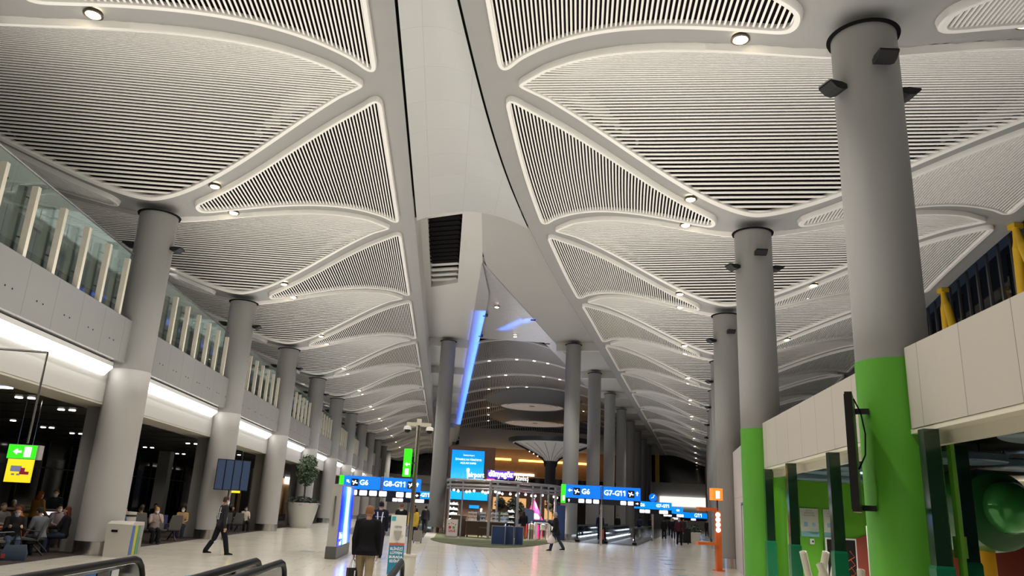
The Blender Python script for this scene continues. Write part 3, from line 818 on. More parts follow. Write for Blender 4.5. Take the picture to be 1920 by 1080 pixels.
def gate_sign(label, x, y, x0, x1, ztop, zb, zs, left, right, big=True, group='blue gate direction signs', green=True, clock=False):
    t = thing('gate_sign', label, 'sign', (x, y, 0), 0, group)
    b = MB(); b.cyl((0, .12, 0), .085, ztop+.05, 16); b.build('pole', M_STEEL, t, True)
    for (a, c, s, side) in ((x0-x, -.1, left, 'l'), (.1, x1-x, right, 'r')):
        w, cx = c-a, (a+c)/2
        b = MB(); b.box((cx, 0, (ztop+zb)/2), (w, .2, ztop-zb)); p = b.build('panel', M_BLUE, t)
        b = MB(); b.box((cx, 0, (zb+zs)/2-.005), (w, .16, zb-zs-.01)); st = b.build('service_strip', M_STRIP, t)
        h = ztop-zb; zm = (ztop+zb)/2
        b = MB()
        if side == 'l':
            text('lettering', s, h*.56, M_TXT, p, (a+h*1.25, -.108, zm), align='LEFT', bold=.008)
            arrow(b, a+h*.33, -.105, zm+.05, h*.34, PI if big else PI*.75); tx = a+h*.88
        else:
            text('lettering', s, h*.56, M_TXT, p, (c-h*1.15, -.108, zm), align='RIGHT', bold=.008)
            arrow(b, c-h*.28, -.105, zm+.05, h*.34, PI/2); tx = c-h*.78
        b.build('arrow', M_TXT, p)
        b = MB(); b.box((tx, -.104, zm), (h*.56, .012, h*.56)); b.build('aircraft_plate', M_STRIP, p)
        b = MB(); b.bar((tx-h*.2, -.112, zm+.06*h), (tx+h*.2, -.112, zm-.06*h), .006, h*.09); b.bar((tx-.02*h, -.113, zm), (tx-h*.12, -.113, zm-h*.18), .006, h*.09); b.bar((tx, -.113, zm), (tx+h*.06, -.113, zm+h*.16), .006, h*.07); b.bar((tx-h*.19, -.113, zm+.05*h), (tx-h*.2, -.113, zm+h*.16), .006, h*.06); b.build('aircraft', M_TXT, p)
        b = MB(); k = 4 if side == 'l' and not big else 3 if side == 'l' else 2; q = zb-zs
        for i in range(k):
            px = (((a+.6) if not big else (a+.95))+i*q*1.4) if side == 'l' else (c-.6-i*q*1.4)
            pict(b, px+ (.0), -.09, (zb+zs)/2, q*.72)
        arrow(b, (a+.2) if side == 'l' else (c-.2), -.088, (zb+zs)/2, q*.6, PI/2 if side == 'l' else 0)
        b.build('pictograms', M_TILEW, st)
    if green:
        b = MB(); b.box((x0-x-.14, 0, (ztop+zs)/2), (.24, .22, ztop-zs)); g = b.build('exit_box', M_SGREEN, t)
        b = MB(); b.box((x0-x-.14, -.115, zs+.28), (.12, .01, .3)); b.build('exit_figure', M_TXT, g)
    return t
gate_sign('blue gate sign reading G6 and G8-G11 on a steel pole, left of the shop pavilion', -3.53, 46, -5.69, -1.28, 3.2, 2.48, 2.08, 'G6', 'G8-G11', False)
gate_sign('blue gate sign reading G6 and G7-G11 on a steel pole, right of the shop pavilion', 9.55, 47, 7.35, 11.9, 3.39, 2.64, 2.32, 'G6', 'G7-G11')
def far_sign(label, x, y, w, z0, z1, s1, s2, rz=0, clock=False):
    t = thing('gate_sign', label, 'sign', (x, y, 0), rz, 'distant blue gate signs')
    b = MB(); b.cyl((0, .14, 0), .09, z1, 12); b.build('pole', M_STEEL, t, True)
    b = MB(); b.box((0, 0, (z0+z1)/2), (w, .2, z1-z0)); p = b.build('panel', M_BLUE2, t)
    b = MB(); b.box((0, 0, z0-.18), (w, .16, .34)); st = b.build('service_strip', M_STRIP, t)
    b = MB()
    for i in range(4): pict(b, -w*.3+i*.42 if i < 2 else w*.02+i*.3, -.09, z0-.18, .26)
    b.build('pictograms', M_TILEW, st)
    text('lettering', s1, w*.11, M_TXT, p, (-w*.3, -.108, (z0+z1)/2), bold=.01); text('lettering', s2, w*.11, M_TXT, p, (w*.26, -.108, (z0+z1)/2), bold=.01)
    if clock:
        b = MB(); b.loft([b.ring((0, -.05, z1+.32), .3, 28, (1, 0, 0), (0, 0, 1)), b.ring((0, .05, z1+.32), .3, 28, (1, 0, 0), (0, 0, 1))]); c = b.build('clock', M_BLUE, t)
        b = MB(); b.bar((0, -.07, z1+.32), (.1, -.07, z1+.52), .03); b.bar((0, -.07, z1+.32), (-.16, -.07, z1+.28), .03); b.build('hands', M_TXT, c)
    return t
far_sign('second blue gate sign on the left concourse, behind the nearest one', -2.55, 62, 3.6, 2.25, 2.8, 'G6', 'G8-G11')
far_sign('blue gate sign with a round blue clock on top, over the right walkway', 16.2, 60, 2.9, 2.34, 2.88, 'G6', 'G7-G11', 0, True)
far_sign('small blue gate sign just right of the clock sign', 22.4, 76, 2.2, 2.2, 2.8, 'G7', 'G8', 0)
far_sign('bright blue sign low at the far end of the right concourse', 33, 105, 6.0, 1.9, 2.6, 'G8', 'G11', 0)
far_sign('blue sign high on the right beside the orange charging stand arm', 28.0, 78, 2.2, 2.35, 3.15, 'G9', '', 0)

# advertising totem with blue screen
def screen_mat(name, c0, c1, c2, scale, strength, dist=6.0, axis='Z'):
    m = bpy.data.materials.new(name); m.use_nodes = True; nt = m.node_tree; b = nt.nodes['Principled BSDF']
    tc = nt.nodes.new('ShaderNodeTexCoord'); w = nt.nodes.new('ShaderNodeTexWave'); w.wave_type = 'BANDS'; w.bands_direction = axis
    w.inputs['Scale'].default_value = scale; w.inputs['Distortion'].default_value = dist; w.inputs['Detail'].default_value = 4; w.inputs['Detail Scale'].default_value = 2.5
    r = nt.nodes.new('ShaderNodeValToRGB'); e = r.color_ramp.elements
    e[0].color = (*c0, 1); e[1].color = (*c2, 1); e[1].position = .995; x = e.new(.62); x.color = (*c1, 1)
    nt.links.new(tc.outputs['Object'], w.inputs['Vector']); nt.links.new(w.outputs['Fac'], r.inputs[0])
    nt.links.new(r.outputs[0], b.inputs['Emission Color']); b.inputs['Emission Strength'].default_value = strength
    b.inputs['Base Color'].default_value = (.01, .01, .02, 1); b.inputs['Roughness'].default_value = .2
    return m
t = thing('advertising_totem', 'tall grey advertising totem with a bright blue screen on its side', 'screen', (-3.36, 25.7, 0), .0)
b = MB(); b.box((0, 1.75, 1.16), (.3, 3.5, 2.24)); b.build('housing', mat('totem_grey', (.42, .41, .38), .4, .3), t)
b = MB(); b.box((0, 1.75, .19), (.34, 3.54, .36)); b.build('plinth', mat('totem_base', (.12, .12, .12), .35, .5), t)
b = MB(); b.box((.158, 1.76, 1.30), (.014, 3.36, 1.86)); sc = b.build('screen', screen_mat('totem_screen', (.0, .01, .85), (.0, .22, 1.0), (.6, .95, 1), .085, 2.0, 3.2, 'Y'), t)
text('lettering', 'Deniz', .3, M_TXT, sc, (.17, .75, .68), (PI/2, 0, PI/2)); text('lettering', 'mavi', .22, M_TXT, sc, (.17, .75, .46), (PI/2, 0, PI/2))
b = MB(); b.box((-.02, -.02, 1.45), (.05, .06, .9)); b.build('handle', M_STEEL, t)

# camera pole, its green sign and bin
t = thing('camera_pole', 'slim steel pole with two white dome cameras in mid foreground', 'pole', (-.72, 19.8, 0))
b = MB(); b.cyl((0, 0, 0), .055, 3.82, 16); b.build('mast', mat('pole_steel', (.48, .44, .37), .25, 1.0), t, True)
b = MB(); b.box((0, 0, 3.72), (.62, .1, .09)); b.box((0, 0, 3.78), (.12, .14, .16)); b.build('crossbar', mat('pole_cream', (.6, .57, .48), .4), t)
for s in (-1, 1):
    b = MB(); b.lathe([(.03, .0), (.09, -.02), (.1, -.1)], (s*.28, 0, 3.68), 16); c = b.build('camera', M_WHITE, t, True)
    b = MB(); b.lathe([(.075, -.10), (.07, -.14), (.04, -.175), (.001, -.185)], (s*.28, 0, 3.68), 16); b.build('dome', M_DKSTEEL, c, True)
t = thing('exit_sign', 'upright green exit sign beside the camera pole', 'sign', (-.93, 19.75, 2.42))
b = MB(); b.box((0, 0, .34), (.2, .08, .68)); b.build('box', M_SGREEN, t)
b = MB(); arrow(b, 0, -.045, .3, .13, PI); b.build('arrow', M_TXT, t); b = MB(); b.box((0, -.045, .12), (.09, .01, .15)); b.build('figure', M_TXT, t)
b = MB(); b.box((.13, .02, .34), (.08, .04, .05)); b.build('bracket', M_STEEL, t)
t = thing('waste_bin', 'pale round bin around the foot of the camera pole', 'bin', (-.70, 19.8, 0))
b = MB(); b.lathe([(.15, .0), (.17, .55), (.19, .56), (.19, .6), (.065, .6), (.065, .3)], n=28, cap=False); b.build('body', mat('bin_pale', (.56, .55, .50), .4), t, True)
b = MB(); b.box((0, -.175, .05), (.1, .03, .08)); b.build('foot_pedal', M_DKSTEEL, t)

# hand sanitiser stand
t = thing('sanitizer_stand', 'white hand sanitiser stand with blue panel in front of the pole', 'stand', (-.93, 18.0, 0), .1)
b = MB(); b.box((0, 0, .76), (.34, .08, 1.52)); b.box((0, 0, .02), (.42, .36, .04)); b.build('panel', mat('stand_white', (.72, .71, .68), .4), t)
b = MB(); b.box((0, -.043, .58), (.335, .006, .62)); b.build('blue_panel', mat('stand_blue', (.02, .20, .34), .4), t)
b = MB(); b.box((0, -.044, .9), (.335, .006, .05)); b.build('red_band', mat('stand_red', (.5, .12, .08), .4), t)
b = MB(); b.box((-.11, -.044, 1.44), (.09, .006, .09)); b.build('badge', mat('stand_badge', (.05, .42, .52), .4), t)
b = MB(); b.loft([[(-.09, -.05, 1.18), (.09, -.05, 1.18), (.03, -.05, .98), (-.03, -.05, .98)], [(-.09, -.11, 1.18), (.09, -.11, 1.18), (.03, -.09, .98), (-.03, -.09, .98)]]); b.build('dispenser', mat('stand_grey', (.35, .34, .33), .4), t)
for i, s in enumerate(('ELİNİZİ', 'LÜTFEN', 'BURADA', 'EDİNİZ')): text('lettering', s, .075, mat('print_white', (.85, .85, .85), .5), t, (0, -.048, .80-.085*i), bold=.002)
text('lettering', 'HİJYEN', .05, mat('print_grey', (.25, .25, .25), .5), t, (0, -.046, 1.27))
b = MB(); b.loft([b.ring((0, -.045, .25), .1, 6, (1, 0, 0), (0, 0, 1.15)), b.ring((0, -.05, .25), .1, 6, (1, 0, 0), (0, 0, 1.15))]); b.build('shield', mat('shield_grey', (.5, .52, .55), .4), t)

# left exit sign on its bracket, yellow boards, departure screens, waste bin, planter
t = thing('exit_sign', 'green exit sign with white arrow hanging from a bent steel arm at far left', 'sign', (-7.75, 15.2, 2.2))
b = MB(); b.tube([(-2.25, 0, 2.05), (0, 0, 2.02)], .022, 10); b.tube([(0, 0, 2.03), (0, 0, .3)], .02, 10); b.build('arm', M_STEEL, t, True)
b = MB(); b.box((0, 0, .14), (.55, .16, .26)); b.build('box', mat('totem_grey', ()), t); b = MB(); b.box((-.02, -.083, .14), (.5, .01, .24)); f = b.build('face', M_SGREEN, t)
b = MB(); arrow(b, -.1, -.09, .14, .14, PI); b.build('arrow', M_TXT, f); b = MB(); b.box((.08, -.09, .14), (.12, .01, .18)); b.build('figure', M_TXT, f)
M_YSIGN = emat('board_yellow', (.85, .70, .02), .85)
def yellow_board(x, y, z0, z1, w, rz, lab, top):
    t = thing('yellow_board', lab, 'sign', (x, y, z0), rz); h = z1-z0
    b = MB(); b.box((0, 0, h/2), (w, .06, h)); f = b.build('panel', M_YSIGN, t)
    b = MB(); b.box((-w*.12, -.035, h*.4), (w*.42, .01, h*.17)); b.box((-w*.2, -.036, h*.23), (w*.12, .01, h*.05)); b.box((-.0, -.036, h*.23), (w*.12, .01, h*.05)); b.build('cart_picture', mat('print_lilac', (.45, .5, .85), .5), f)
    b = MB(); b.box((w*.22, -.035, h*.28), (w*.36, .01, h*.09)); b.box((w*.15, -.036, h*.37), (w*.16, .01, h*.12)); b.build('shoe_picture', mat('print_red', (.65, .03, .10), .5), f)
    b = MB(); b.bar((-w*.3, 0, h), (-w*.3, 0, top-z0), .015); b.bar((w*.3, 0, h), (w*.3, 0, top-z0), .015); b.build('hanger', M_STEEL, t)
yellow_board(-12.3, 24, 1.82, 2.78, .72, 0, 'yellow poster board with trolley and red shoe pictures, behind the left exit sign', 4.19)
yellow_board(-10.75, 42, 1.9, 2.85, .62, .5, 'yellow poster board hanging beside the departure screens', 4.19)
t = thing('departure_screens', 'tall blue-grey departure board on a pole beside the second left column', 'screen', (-8.75, 33.6, 0), .42)
b = MB(); b.cyl((0, .1, 0), .07, 3.0, 14); b.build('pole', M_STEEL, t, True)
for i in range(4):
    b = MB(); b.box((-.5+i*.335, 0, 2.58), (.32, .1, 1.24)); p = b.build('display', M_DKSTEEL, t)
    b = MB(); b.box((-.5+i*.335, -.055, 2.58), (.29, .01, 1.18)); p2 = b.build('panel', brick_mat('display_rows', (.055, .085, .16), (.02, .03, .06), .29, .03, .012, .3, axes='XZ'), p)
MATS['display_rows'].node_tree.nodes['Principled BSDF'].inputs['Emission Strength'].default_value = .16
MATS['display_rows'].node_tree.nodes['Principled BSDF'].inputs['Emission Color'].default_value = (.09, .16, .32, 1)
t = thing('recycling_bin', 'square steel recycling bin with coloured stripes at the foot of the nearest left column', 'bin', (-8.62, 22.9, 0), -.12)
b = MB(); b.loft([[(-.34, -.3, 0), (.34, -.3, 0), (.34, .3, 0), (-.34, .3, 0)], [(-.36, -.32, .86), (.36, -.32, .86), (.36, .32, .86), (-.36, .32, .86)], [(-.3, -.26, .93), (.36, -.26, .93), (.36, .3, .93), (-.3, .3, .93)]]); b.build('body', mat('bin_steel', (.55, .53, .49), .35, .2), t)
b = MB(); b.box((-.12, -.325, .68), (.17, .01, .06)); b.build('slot', M_BLACK, t)
for i, (c, nm) in enumerate((((.06, .14, .42), 'blue'), ((.45, .42, .06), 'yellow'), ((.10, .26, .16), 'green'), ((.28, .27, .27), 'grey'))):
    b = MB(); b.box((.358, -.24+i*.155, .46), (.012, .13, .76)); o = b.build('stripe', mat('bin_'+nm, c, .35), t); o['label'] = nm+' stripe'
t = thing('planter', 'big white bowl planter with a small tree by the left lounge', 'planter', (-8.95, 52.3, 0))
b = MB(); b.lathe([(.62, 0), (.75, .3), (.95, 1.1), (1.02, 1.55), (.96, 1.55), (.9, 1.4), (.001, 1.38)], n=36, cap=False); b.build('bowl', mat('planter_white', (.66, .64, .58), .5), t, True)
def leaves(name, m, parent, n, cen, rad, size, seed):
    r = random.Random(seed); b = MB()
    for _ in range(n):
        d = Vector((r.gauss(0, 1), r.gauss(0, 1), r.gauss(0, 1))).normalized()*(r.random()**.4)
        p = Vector(cen)+Vector((d.x*rad[0], d.y*rad[1], d.z*rad[2])); a = Vector((r.gauss(0, 1), r.gauss(0, 1), r.gauss(0, .6))).normalized(); u = a.orthogonal().normalized()
        s = size*(.7+r.random()*.6)
        b.quad(p-a*s, p+u*s*.4, p+a*s, p-u*s*.4)
    return b.build(name, m, parent)
M_LEAF = mat('leaf_green', (.035, .075, .018), .5, noise=(.4, 4)); M_BARK = mat('bark', (.09, .06, .035), .8)
b = MB(); b.tube([(0, 0, 1.35), (.05, 0, 2.1), (0, .05, 2.9), (.1, .05, 3.8)], .05, 8); b.tube([(0, 0, 2.8), (-.3, 0, 3.5)], .03, 6); b.build('trunk', M_BARK, t, True)
leaves('crown', M_LEAF, t, 900, (.05, 0, 3.6), (.72, .7, 1.05), .12, 3)
leaves('undergrowth', mat('leaf_dark', (.015, .03, .012), .6), t, 700, (0, 0, 1.55), (1.05, 1.0, .35), .15, 4)

# ------------------------------------------------------------------ moving walkways: balustrades with rubber handrails
M_RUBBER = mat('handrail_rubber', (.006, .006, .007), .45, spec=.12)
M_GLASSW = glass_mat('walkway_glass', (.78, .86, .82), .10, .06)
M_SKIRT = mat('walkway_skirt', (.30, .29, .28), .35, .6)
def balustrade(name, label, x, y, rz, L, h=.95, group=None, lit=False, parts=None, mirror=1):
    """runs from its rounded newel at local y=0 back along +y for L metres"""
    t = thing(name, label, 'balustrade', (x, y, 0), rz, group)
    r = h*.42; pts = [(0, L, h)]
    for k in range(9):
        a = PI/2+PI*k/8*.94
        pts.append((0, r+r*1.0*math.cos(a), h-r+r*math.sin(a)))
    pts.append((0, r*.95, .16))
    b = MB(); b.tube(pts, .042, 10); b.build('handrail', M_RUBBER, t, True)
    prof = [(L, .12), (L, h-.05)]+[(p[1]+(.03 if p[1] < r else 0), p[2]-.05*max(0, math.sin(PI/2+PI*k/8*.94))) for k, p in enumerate(pts[1:-1])]+[(r*.95, .12)]
    b = MB(); b.loft([[(-.008, yy, zz) for yy, zz in prof], [(.008, yy, zz) for yy, zz in prof]]); b.build('glass', M_GLASSW, t)
    b = MB(); b.box((0, L/2+.12, .11), (.2, L-.2, .22)); b.build('skirt', M_SKIRT, t)
    if lit:
        b = MB(); b.box((.105*mirror, L/2+.2, .30), (.02, L-.5, .045)); b.build('light_strip', mat('walk_light', (1, 1, 1), .4, emit=(.72, .82, 1), strength=5), t)
    b = MB(); b.box((0, .22, .06), (.26, .5, .12)); b.build('newel_base', M_RUBBER, t)
    return t
wl = [balustrade('walkway_balustrade', 'glass walkway balustrade with blue sticker at lower left corner', -3.68, 10.62, PI, 12, .95, 'near moving walkway balustrades'),
      balustrade('walkway_balustrade', 'left one of the twin black walkway handrails at bottom of the picture', -2.36, 11.2, PI, 12, .95, 'near moving walkway balustrades'),
      balustrade('walkway_balustrade', 'right one of the twin black walkway handrails at bottom of the picture', -2.02, 11.1, PI, 12, .95, 'near moving walkway balustrades'),
      balustrade('walkway_balustrade', 'short end of black walkway handrail right of the walking man', -.52, 12.2, PI, 12, .95, 'near moving walkway balustrades')]
for i, (yy, w, m, nm) in enumerate(((1.62, .3, mat('sticker_blue', (.03, .16, .42), .4), 'blue_sticker'), (1.28, .3, mat('sticker_grey', (.035, .035, .04), .4), 'grey_sticker'), (.95, .2, mat('sticker_white', (.62, .66, .66), .4), 'white_sticker'))):
    b = MB(); b.box((-.014, yy, .5), (.008, w, .74)); b.build(nm, m, wl[0])
b = MB()
for z in (.72, .56, .38): b.loft([b.ring((-.02, .95, z), .055, 14, (0, 1, 0), (0, 0, 1)), b.ring((-.023, .95, z), .055, 14, (0, 1, 0), (0, 0, 1))])
for z in (.8, .74, .66): b.box((-.02, 1.62, z), (.006, .22, .02)); b.box((-.02, 1.28, z), (.006, .22, .02))
b.build('sticker_print', mat('sticker_print', (.12, .12, .4), .4), wl[0])
b = MB(); b.box((-.014, .55, .45), (.008, .5, .5)); b.build('pink_sticker', mat('sticker_pink', (.5, .30, .27), .4), wl[2])
for (a, lab, mir) in ((.45, 'leftmost lit glass balustrade of the right moving walkways', 1), (1.95, 'second lit glass balustrade of the right moving walkways, with red end sign', -1), (2.25, 'third lit glass balustrade of the right moving walkways', 1), (4.05, 'outer glass balustrade of the right moving walkways, nearest the aisle', -1)):
    p = rfr(WO, a, -.6 if a < 4 else -.3)
    balustrade('walkway_balustrade', lab, p[0], p[1], -RH, 17, 1.0, 'balustrades of the right moving walkways', True, None, mir)
p = rfr(WO, 2.1, -.8)
t = thing('walkway_sign', 'small red notice between two walkway ends beside the sign pole', 'sign', (p[0], p[1], 0), -RH)
b = MB(); b.box((0, 0, .5), (.22, .1, 1.0)); b.build('post', M_DKSTEEL, t); b = MB(); b.box((0, -.055, .55), (.16, .01, .6)); b.build('notice', mat('notice_red', (.4, .05, .05), .4), t)
p = rfr(WO, 4.6, 27)
balustrade('walkway_balustrade', 'distant glass balustrade of the next moving walkway on the right', p[0], p[1], -RH, 16, 1.0, 'balustrades of the right moving walkways', True, None, -1)
for x, lab in ((-4.85, 'lit glass walkway balustrade seen left of the walking man'), (-3.3, 'inner glass walkway balustrade hidden partly by the walking man'), (-1.35, 'glass walkway balustrade running past the woman in yellow')):
    balustrade('walkway_balustrade', lab, x, 47.2, 0, 17, 1.0, 'balustrades of the left far walkway', True, None, 1 if x < -3.5 else -1)
for (o, a0, a1, nm) in ((WO, .45, 1.95, 'a'), (WO, 2.25, 4.05, 'b')):
    b = MB(); q = [rfr(o, a0+.1, -.4), rfr(o, a1-.1, -.4), rfr(o, a1-.1, 16), rfr(o, a0+.1, 16)]
    b.prism(q, .008, .03); o_ = b.build('walkway_belt', mat('belt_metal', (.30, .31, .33), .3, .7), None)
    tag(o_, 'ribbed belt of the left lane of the right moving walkways' if nm == 'a' else 'ribbed belt of the right lane of the right moving walkways', 'walkway belt', 'moving walkway belts', 'thing')

# ------------------------------------------------------------------ orange charging stand, bin, wall devices on the right
M_ORANGE = mat('orange_paint', (.70, .14, .015), .4)
t = thing('charging_stand', 'orange charging stand with lit cube and two shelves by the right columns', 'stand', (10.15, 28.6, 0), .05)
b = MB(); b.box((0, 0, 1.05), (.2, .16, 2.1)); b.box((0, 0, .02), (.3, .4, .04)); b.build('post', M_ORANGE, t)
b = MB(); b.box((-.45, -.02, .93), (.75, .3, .1)); b.build('lower_shelf', M_ORANGE, t); b = MB(); b.box((-.42, -.02, 2.13), (.7, .3, .12)); b.build('upper_shelf', M_ORANGE, t)
b = MB(); b.box((0, 0, 2.3), (.04, .04, .4)); b.build('neck', M_DKSTEEL, t)
b = MB(); b.box((-.04, 0, 2.68), (.36, .36, .42)); c = b.build('cube', emat('cube_orange', (1.0, .16, .01), 1.5), t)
b = MB(); b.box((-.05, -.185, 2.66), (.14, .01, .26)); b.build('cube_symbol', emat('cube_white', (1, .95, .85), 3), c)
b = MB(); b.box((-.55, -.02, .99), (.3, .2, .02)); b.build('phone', mat('phone_white', (.7, .7, .75), .3), t)
for z in (1.95, 1.78, 1.6, 1.42):
    b = MB(); b.sphere((-.03, -.1, z), .085, 14, 8); b.build('bulb', emat('bulb_white', (.85, .85, 1), 4), t, True)
t = thing('waste_bin', 'round pale bin at the foot of the second green column', 'bin', (8.05, 19.75, 0))
b = MB(); b.lathe([(.2, 0), (.22, .36), (.25, .38), (.25, .43), (.2, .45), (.001, .4)], n=28, cap=False); b.build('body', mat('bin_pale', ()), t, True)
ca, cc = Vector((*R_PTS[3], 0)), Vector((*R_PTS[4], 0)); cd = (cc-ca).normalized(); ang = math.atan2(cd.y, cd.x); cn = Vector((-cd.y, cd.x, 0))
def on_wall(l, z, off=.0): p = ca+cd*l+cn*off; return (p.x, p.y, z)
t = thing('service_door', 'pale steel door in the right wall beyond the green column', 'door', on_wall(4.6, 0, -.02), ang)
b = MB(); b.box((0, 0, 1.15), (2.6, .06, 2.3)); b.build('leaf', mat('door_grey', (.48, .47, .46), .4), t); b = MB(); b.box((0, .02, 2.36), (2.76, .06, .06)); b.box((1.35, .02, 1.18), (.06, .06, 2.36)); b.box((-1.35, .02, 1.18), (.06, .06, 2.36)); b.build('frame', M_STEEL, t); b = MB(); b.box((0, .04, 1.2), (.05, .03, 2.3)); b.build('centre_seam', M_STEEL, t)
b = MB(); b.box((-.2, .07, 1.05), (.05, .06, .3)); b.build('handle', M_DKSTEEL, t)
t = thing('wall_intercom', 'small black and white device on the right wall by the door', 'wall device', on_wall(2.6, 1.9, .0), ang)
b = MB(); b.box((0, 0, .1), (.2, .08, .42)); b.build('case', M_DKSTEEL, t); b = MB(); b.box((0, .045, .1), (.12, .01, .22)); b.build('display', emat('intercom_lit', (.8, .8, .9), 1.2), t)
t = thing('wall_notice', 'pinkish notice on the right wall beside the door handle', 'notice', on_wall(3.0, 1.2, -.0), ang)
b = MB(); b.box((0, 0, .2), (.32, .05, .5)); b.build('sheet', mat('notice_pink', (.52, .34, .33), .5), t)

# ------------------------------------------------------------------ children's play area behind the right band
M_DKGREEN = mat('post_green', (.008, .028, .012), .12, spec=.8)
M_PAD = mat('pad_green', (.006, .13, .055), .22, noise=(.1, 9), bump=.15)
def play_post(x, y, lab, rz):
    t = thing('padded_post', lab, 'post', (x, y, 0), rz, 'dark green padded posts')
    b = MB(); b.box((0, 0, 2.2), (.2, .2, 1.8)); b.build('post', M_DKGREEN, t)
    b = MB(); b.lathe([(.165, 0), (.17, .04), (.17, 1.28), (.15, 1.32), (.10, 1.325)], n=4); o = b.build('padding', M_PAD, t); o.rotation_euler = (0, 0, PI/4)
for (x, y, lab) in ((8.42, 19.85, 'dark green padded post nearest the second green column'), (7.98, 17.5, 'dark green padded post in the middle of the three left of the large column'),
                    (7.36, 14.3, 'dark green padded post left of the large green column, under the black screen'), (6.62, 10.15, 'thick dark green padded post just right of the large green column'), (8.28, 11.95, 'dark green padded post in front of the green ball')):
    play_post(x, y, lab, -.2)
M_PGREEN = mat('play_green', (.10, .36, .012), .5); M_BROWN = mat('play_brown', (.28, .055, .035), .6)
b = MB(); b.box((16.3, 20.6, 1.6), (15.2, .15, 3.2)); structure(b.build('wall_play_back', M_PGREEN))
b = MB(); b.box((8.9, 20.2, 1.6), (.12, .8, 3.2)); structure(b.build('wall_play_side', M_PGREEN))
b = MB(); b.box((23.5, 8, 1.6), (.2, 25, 3.2)); structure(b.build('wall_play_right', M_BROWN))
b = MB(); b.prism([(R_PTS[1][0]+.45, -3), (R_PTS[2][0]+.45, R_PTS[2][1]), (R_PTS[3][0]+.4, 20.7), (23.4, 20.7), (23.4, -3)], 3.26, 3.34); structure(b.build('ceiling_play', M_BLACK))
hill = [(10.9, 0), (10.9, 1.38), (11.0, 1.45), (11.4, 1.6), (12.1, 1.62), (13, 1.75), (15, 1.6), (17, 1.75), (20, 1.5), (23, 1.7), (23, 0)]
b = MB(); b.loft([[(x, 20.51, z) for x, z in hill], [(x, 20.47, z) for x, z in hill]]); structure(b.build('trim_play_mural_hill', M_BROWN))
def poster(x, y, z, w, h, lab):
    t = thing('poster', lab, 'poster', (x, y, z), 0, 'posters in the play area')
    b = MB(); b.box((0, 0, h/2), (w, .015, h)); f = b.build('sheet', mat('poster_white', (.70, .72, .66), .5), t)
    b = MB(); b.box((0, -.009, h*.09), (w, .004, h*.18)); b.lathe([(.001, -.004), (w*.3, 0), (.001, .004)], (w*.2, -.009, h*.17), 12); b.build('blue_waves', mat('poster_blue', (.22, .48, .55), .5), f)
    b = MB(); b.box((-w*.2, -.009, h*.43), (w*.2, .004, h*.16)); b.box((w*.24, -.009, h*.43), (w*.16, .004, h*.12)); b.build('pictures', mat('poster_sky', (.25, .45, .62), .5), f)
    for i, s in enumerate(('SOSYAL', 'MESAFENİZİ', 'KORUYUNUZ')): text('lettering', s, h*.07, mat('print_grey', ()), f, (0, -.012, h*(.92-.085*i)), depth=.001)
poster(9.78, 20.5, 1.46, .5, .72, 'white poster with blue waves on the green play wall, left one of two')
poster(10.42, 20.5, 1.46, .5, .72, 'white poster with blue waves on the green play wall, right one of two')
poster(16.0, 20.4, 1.0, .6, .74, 'white poster on the brown wall beside the yellow pole')
t = thing('light_switch', 'white switch plate under the left poster', 'switch', (9.82, 20.5, 1.28)); b = MB(); b.box((0, 0, .06), (.12, .03, .14)); b.build('plate', M_WHITE, t); b = MB(); b.box((.02, -.018, .06), (.04, .01, .05)); b.build('button', M_DKSTEEL, t)
t = thing('wall_dispenser', 'slim white dispenser on the green wall left of the posters', 'dispenser', (9.12, 20.45, 1.3)); b = MB(); b.box((0, 0, .2), (.15, .08, .4)); b.build('body', M_WHITE, t); b = MB(); b.box((0, -.042, .3), (.06, .01, .07)); b.build('button', M_DKSTEEL, t)
t = thing('wall_picture', 'dark framed panel on the green wall behind the third padded post', 'picture', (10.55, 20.4, .1))
b = MB(); b.box((0, 0, .68), (.85, .05, 1.36)); b.build('frame', M_WHITE, t); b = MB(); b.box((0, -.03, .68), (.77, .02, 1.28)); b.build('panel', mat('picture_black', (.012, .012, .012), .3), t)
b = MB()
for i in range(4): b.tube([(.22-.05*i, -.045, .15+.2*i), (.34, -.045, .3+.2*i), (.22, -.045, .45+.2*i)], .012, 6)
b.build('flames', mat('picture_orange', (.5, .08, .02), .5), t)
t = thing('white_pole', 'thin white pole standing left of the large green column', 'pole', (9.99, 18.0, 0)); b = MB(); b.cyl((0, 0, 0), .03, 1.8, 12); b.build('shaft', M_WHITE, t, True); b = MB(); b.cyl((0, 0, 0), .12, .03, 16); b.build('foot', M_DKSTEEL, t, True)
for i, (a, c, lab) in enumerate((((8.12, 16.9, .1), (7.74, 16.6, 1.2), 'leaning pale padded tube right of the middle post'), ((8.1, 16.9, .1), (8.2, 16.5, 1.22), 'upright pale padded tube near the dark picture'), ((7.62, 15.5, .1), (7.93, 15.5, 1.17), 'pale padded tube leaning right beside the third post'), ((7.92, 15.4, .1), (7.56, 15.5, 1.03), 'pale padded tube crossing below the others'), ((8.4, 15.5, .0), (8.4, 15.5, .95), 'short pale padded tube beside the red wall'))):
    t = thing('padded_tube', lab, 'play tube', (a[0], a[1], 0), 0, 'pale padded tubes of the play frame')
    v = Vector(c)-Vector((a[0], a[1], 0)); u = Vector((0, 0, a[2]*0)); d = v.normalized()
    b = MB(); b.tube([tuple(u), tuple(v*.5), tuple(v)], .075, 14); b.build('padding', mat('pad_cream', (.50, .48, .40), .6), t, True)
    b = MB(); b.tube([tuple(v), tuple(v+d*.012)], .05, 12); b.build('cap', mat('pad_cap', (.35, .33, .28), .6), t, True)
M_CLOUD = mat('cloud_blue', (.09, .15, .20), .35)
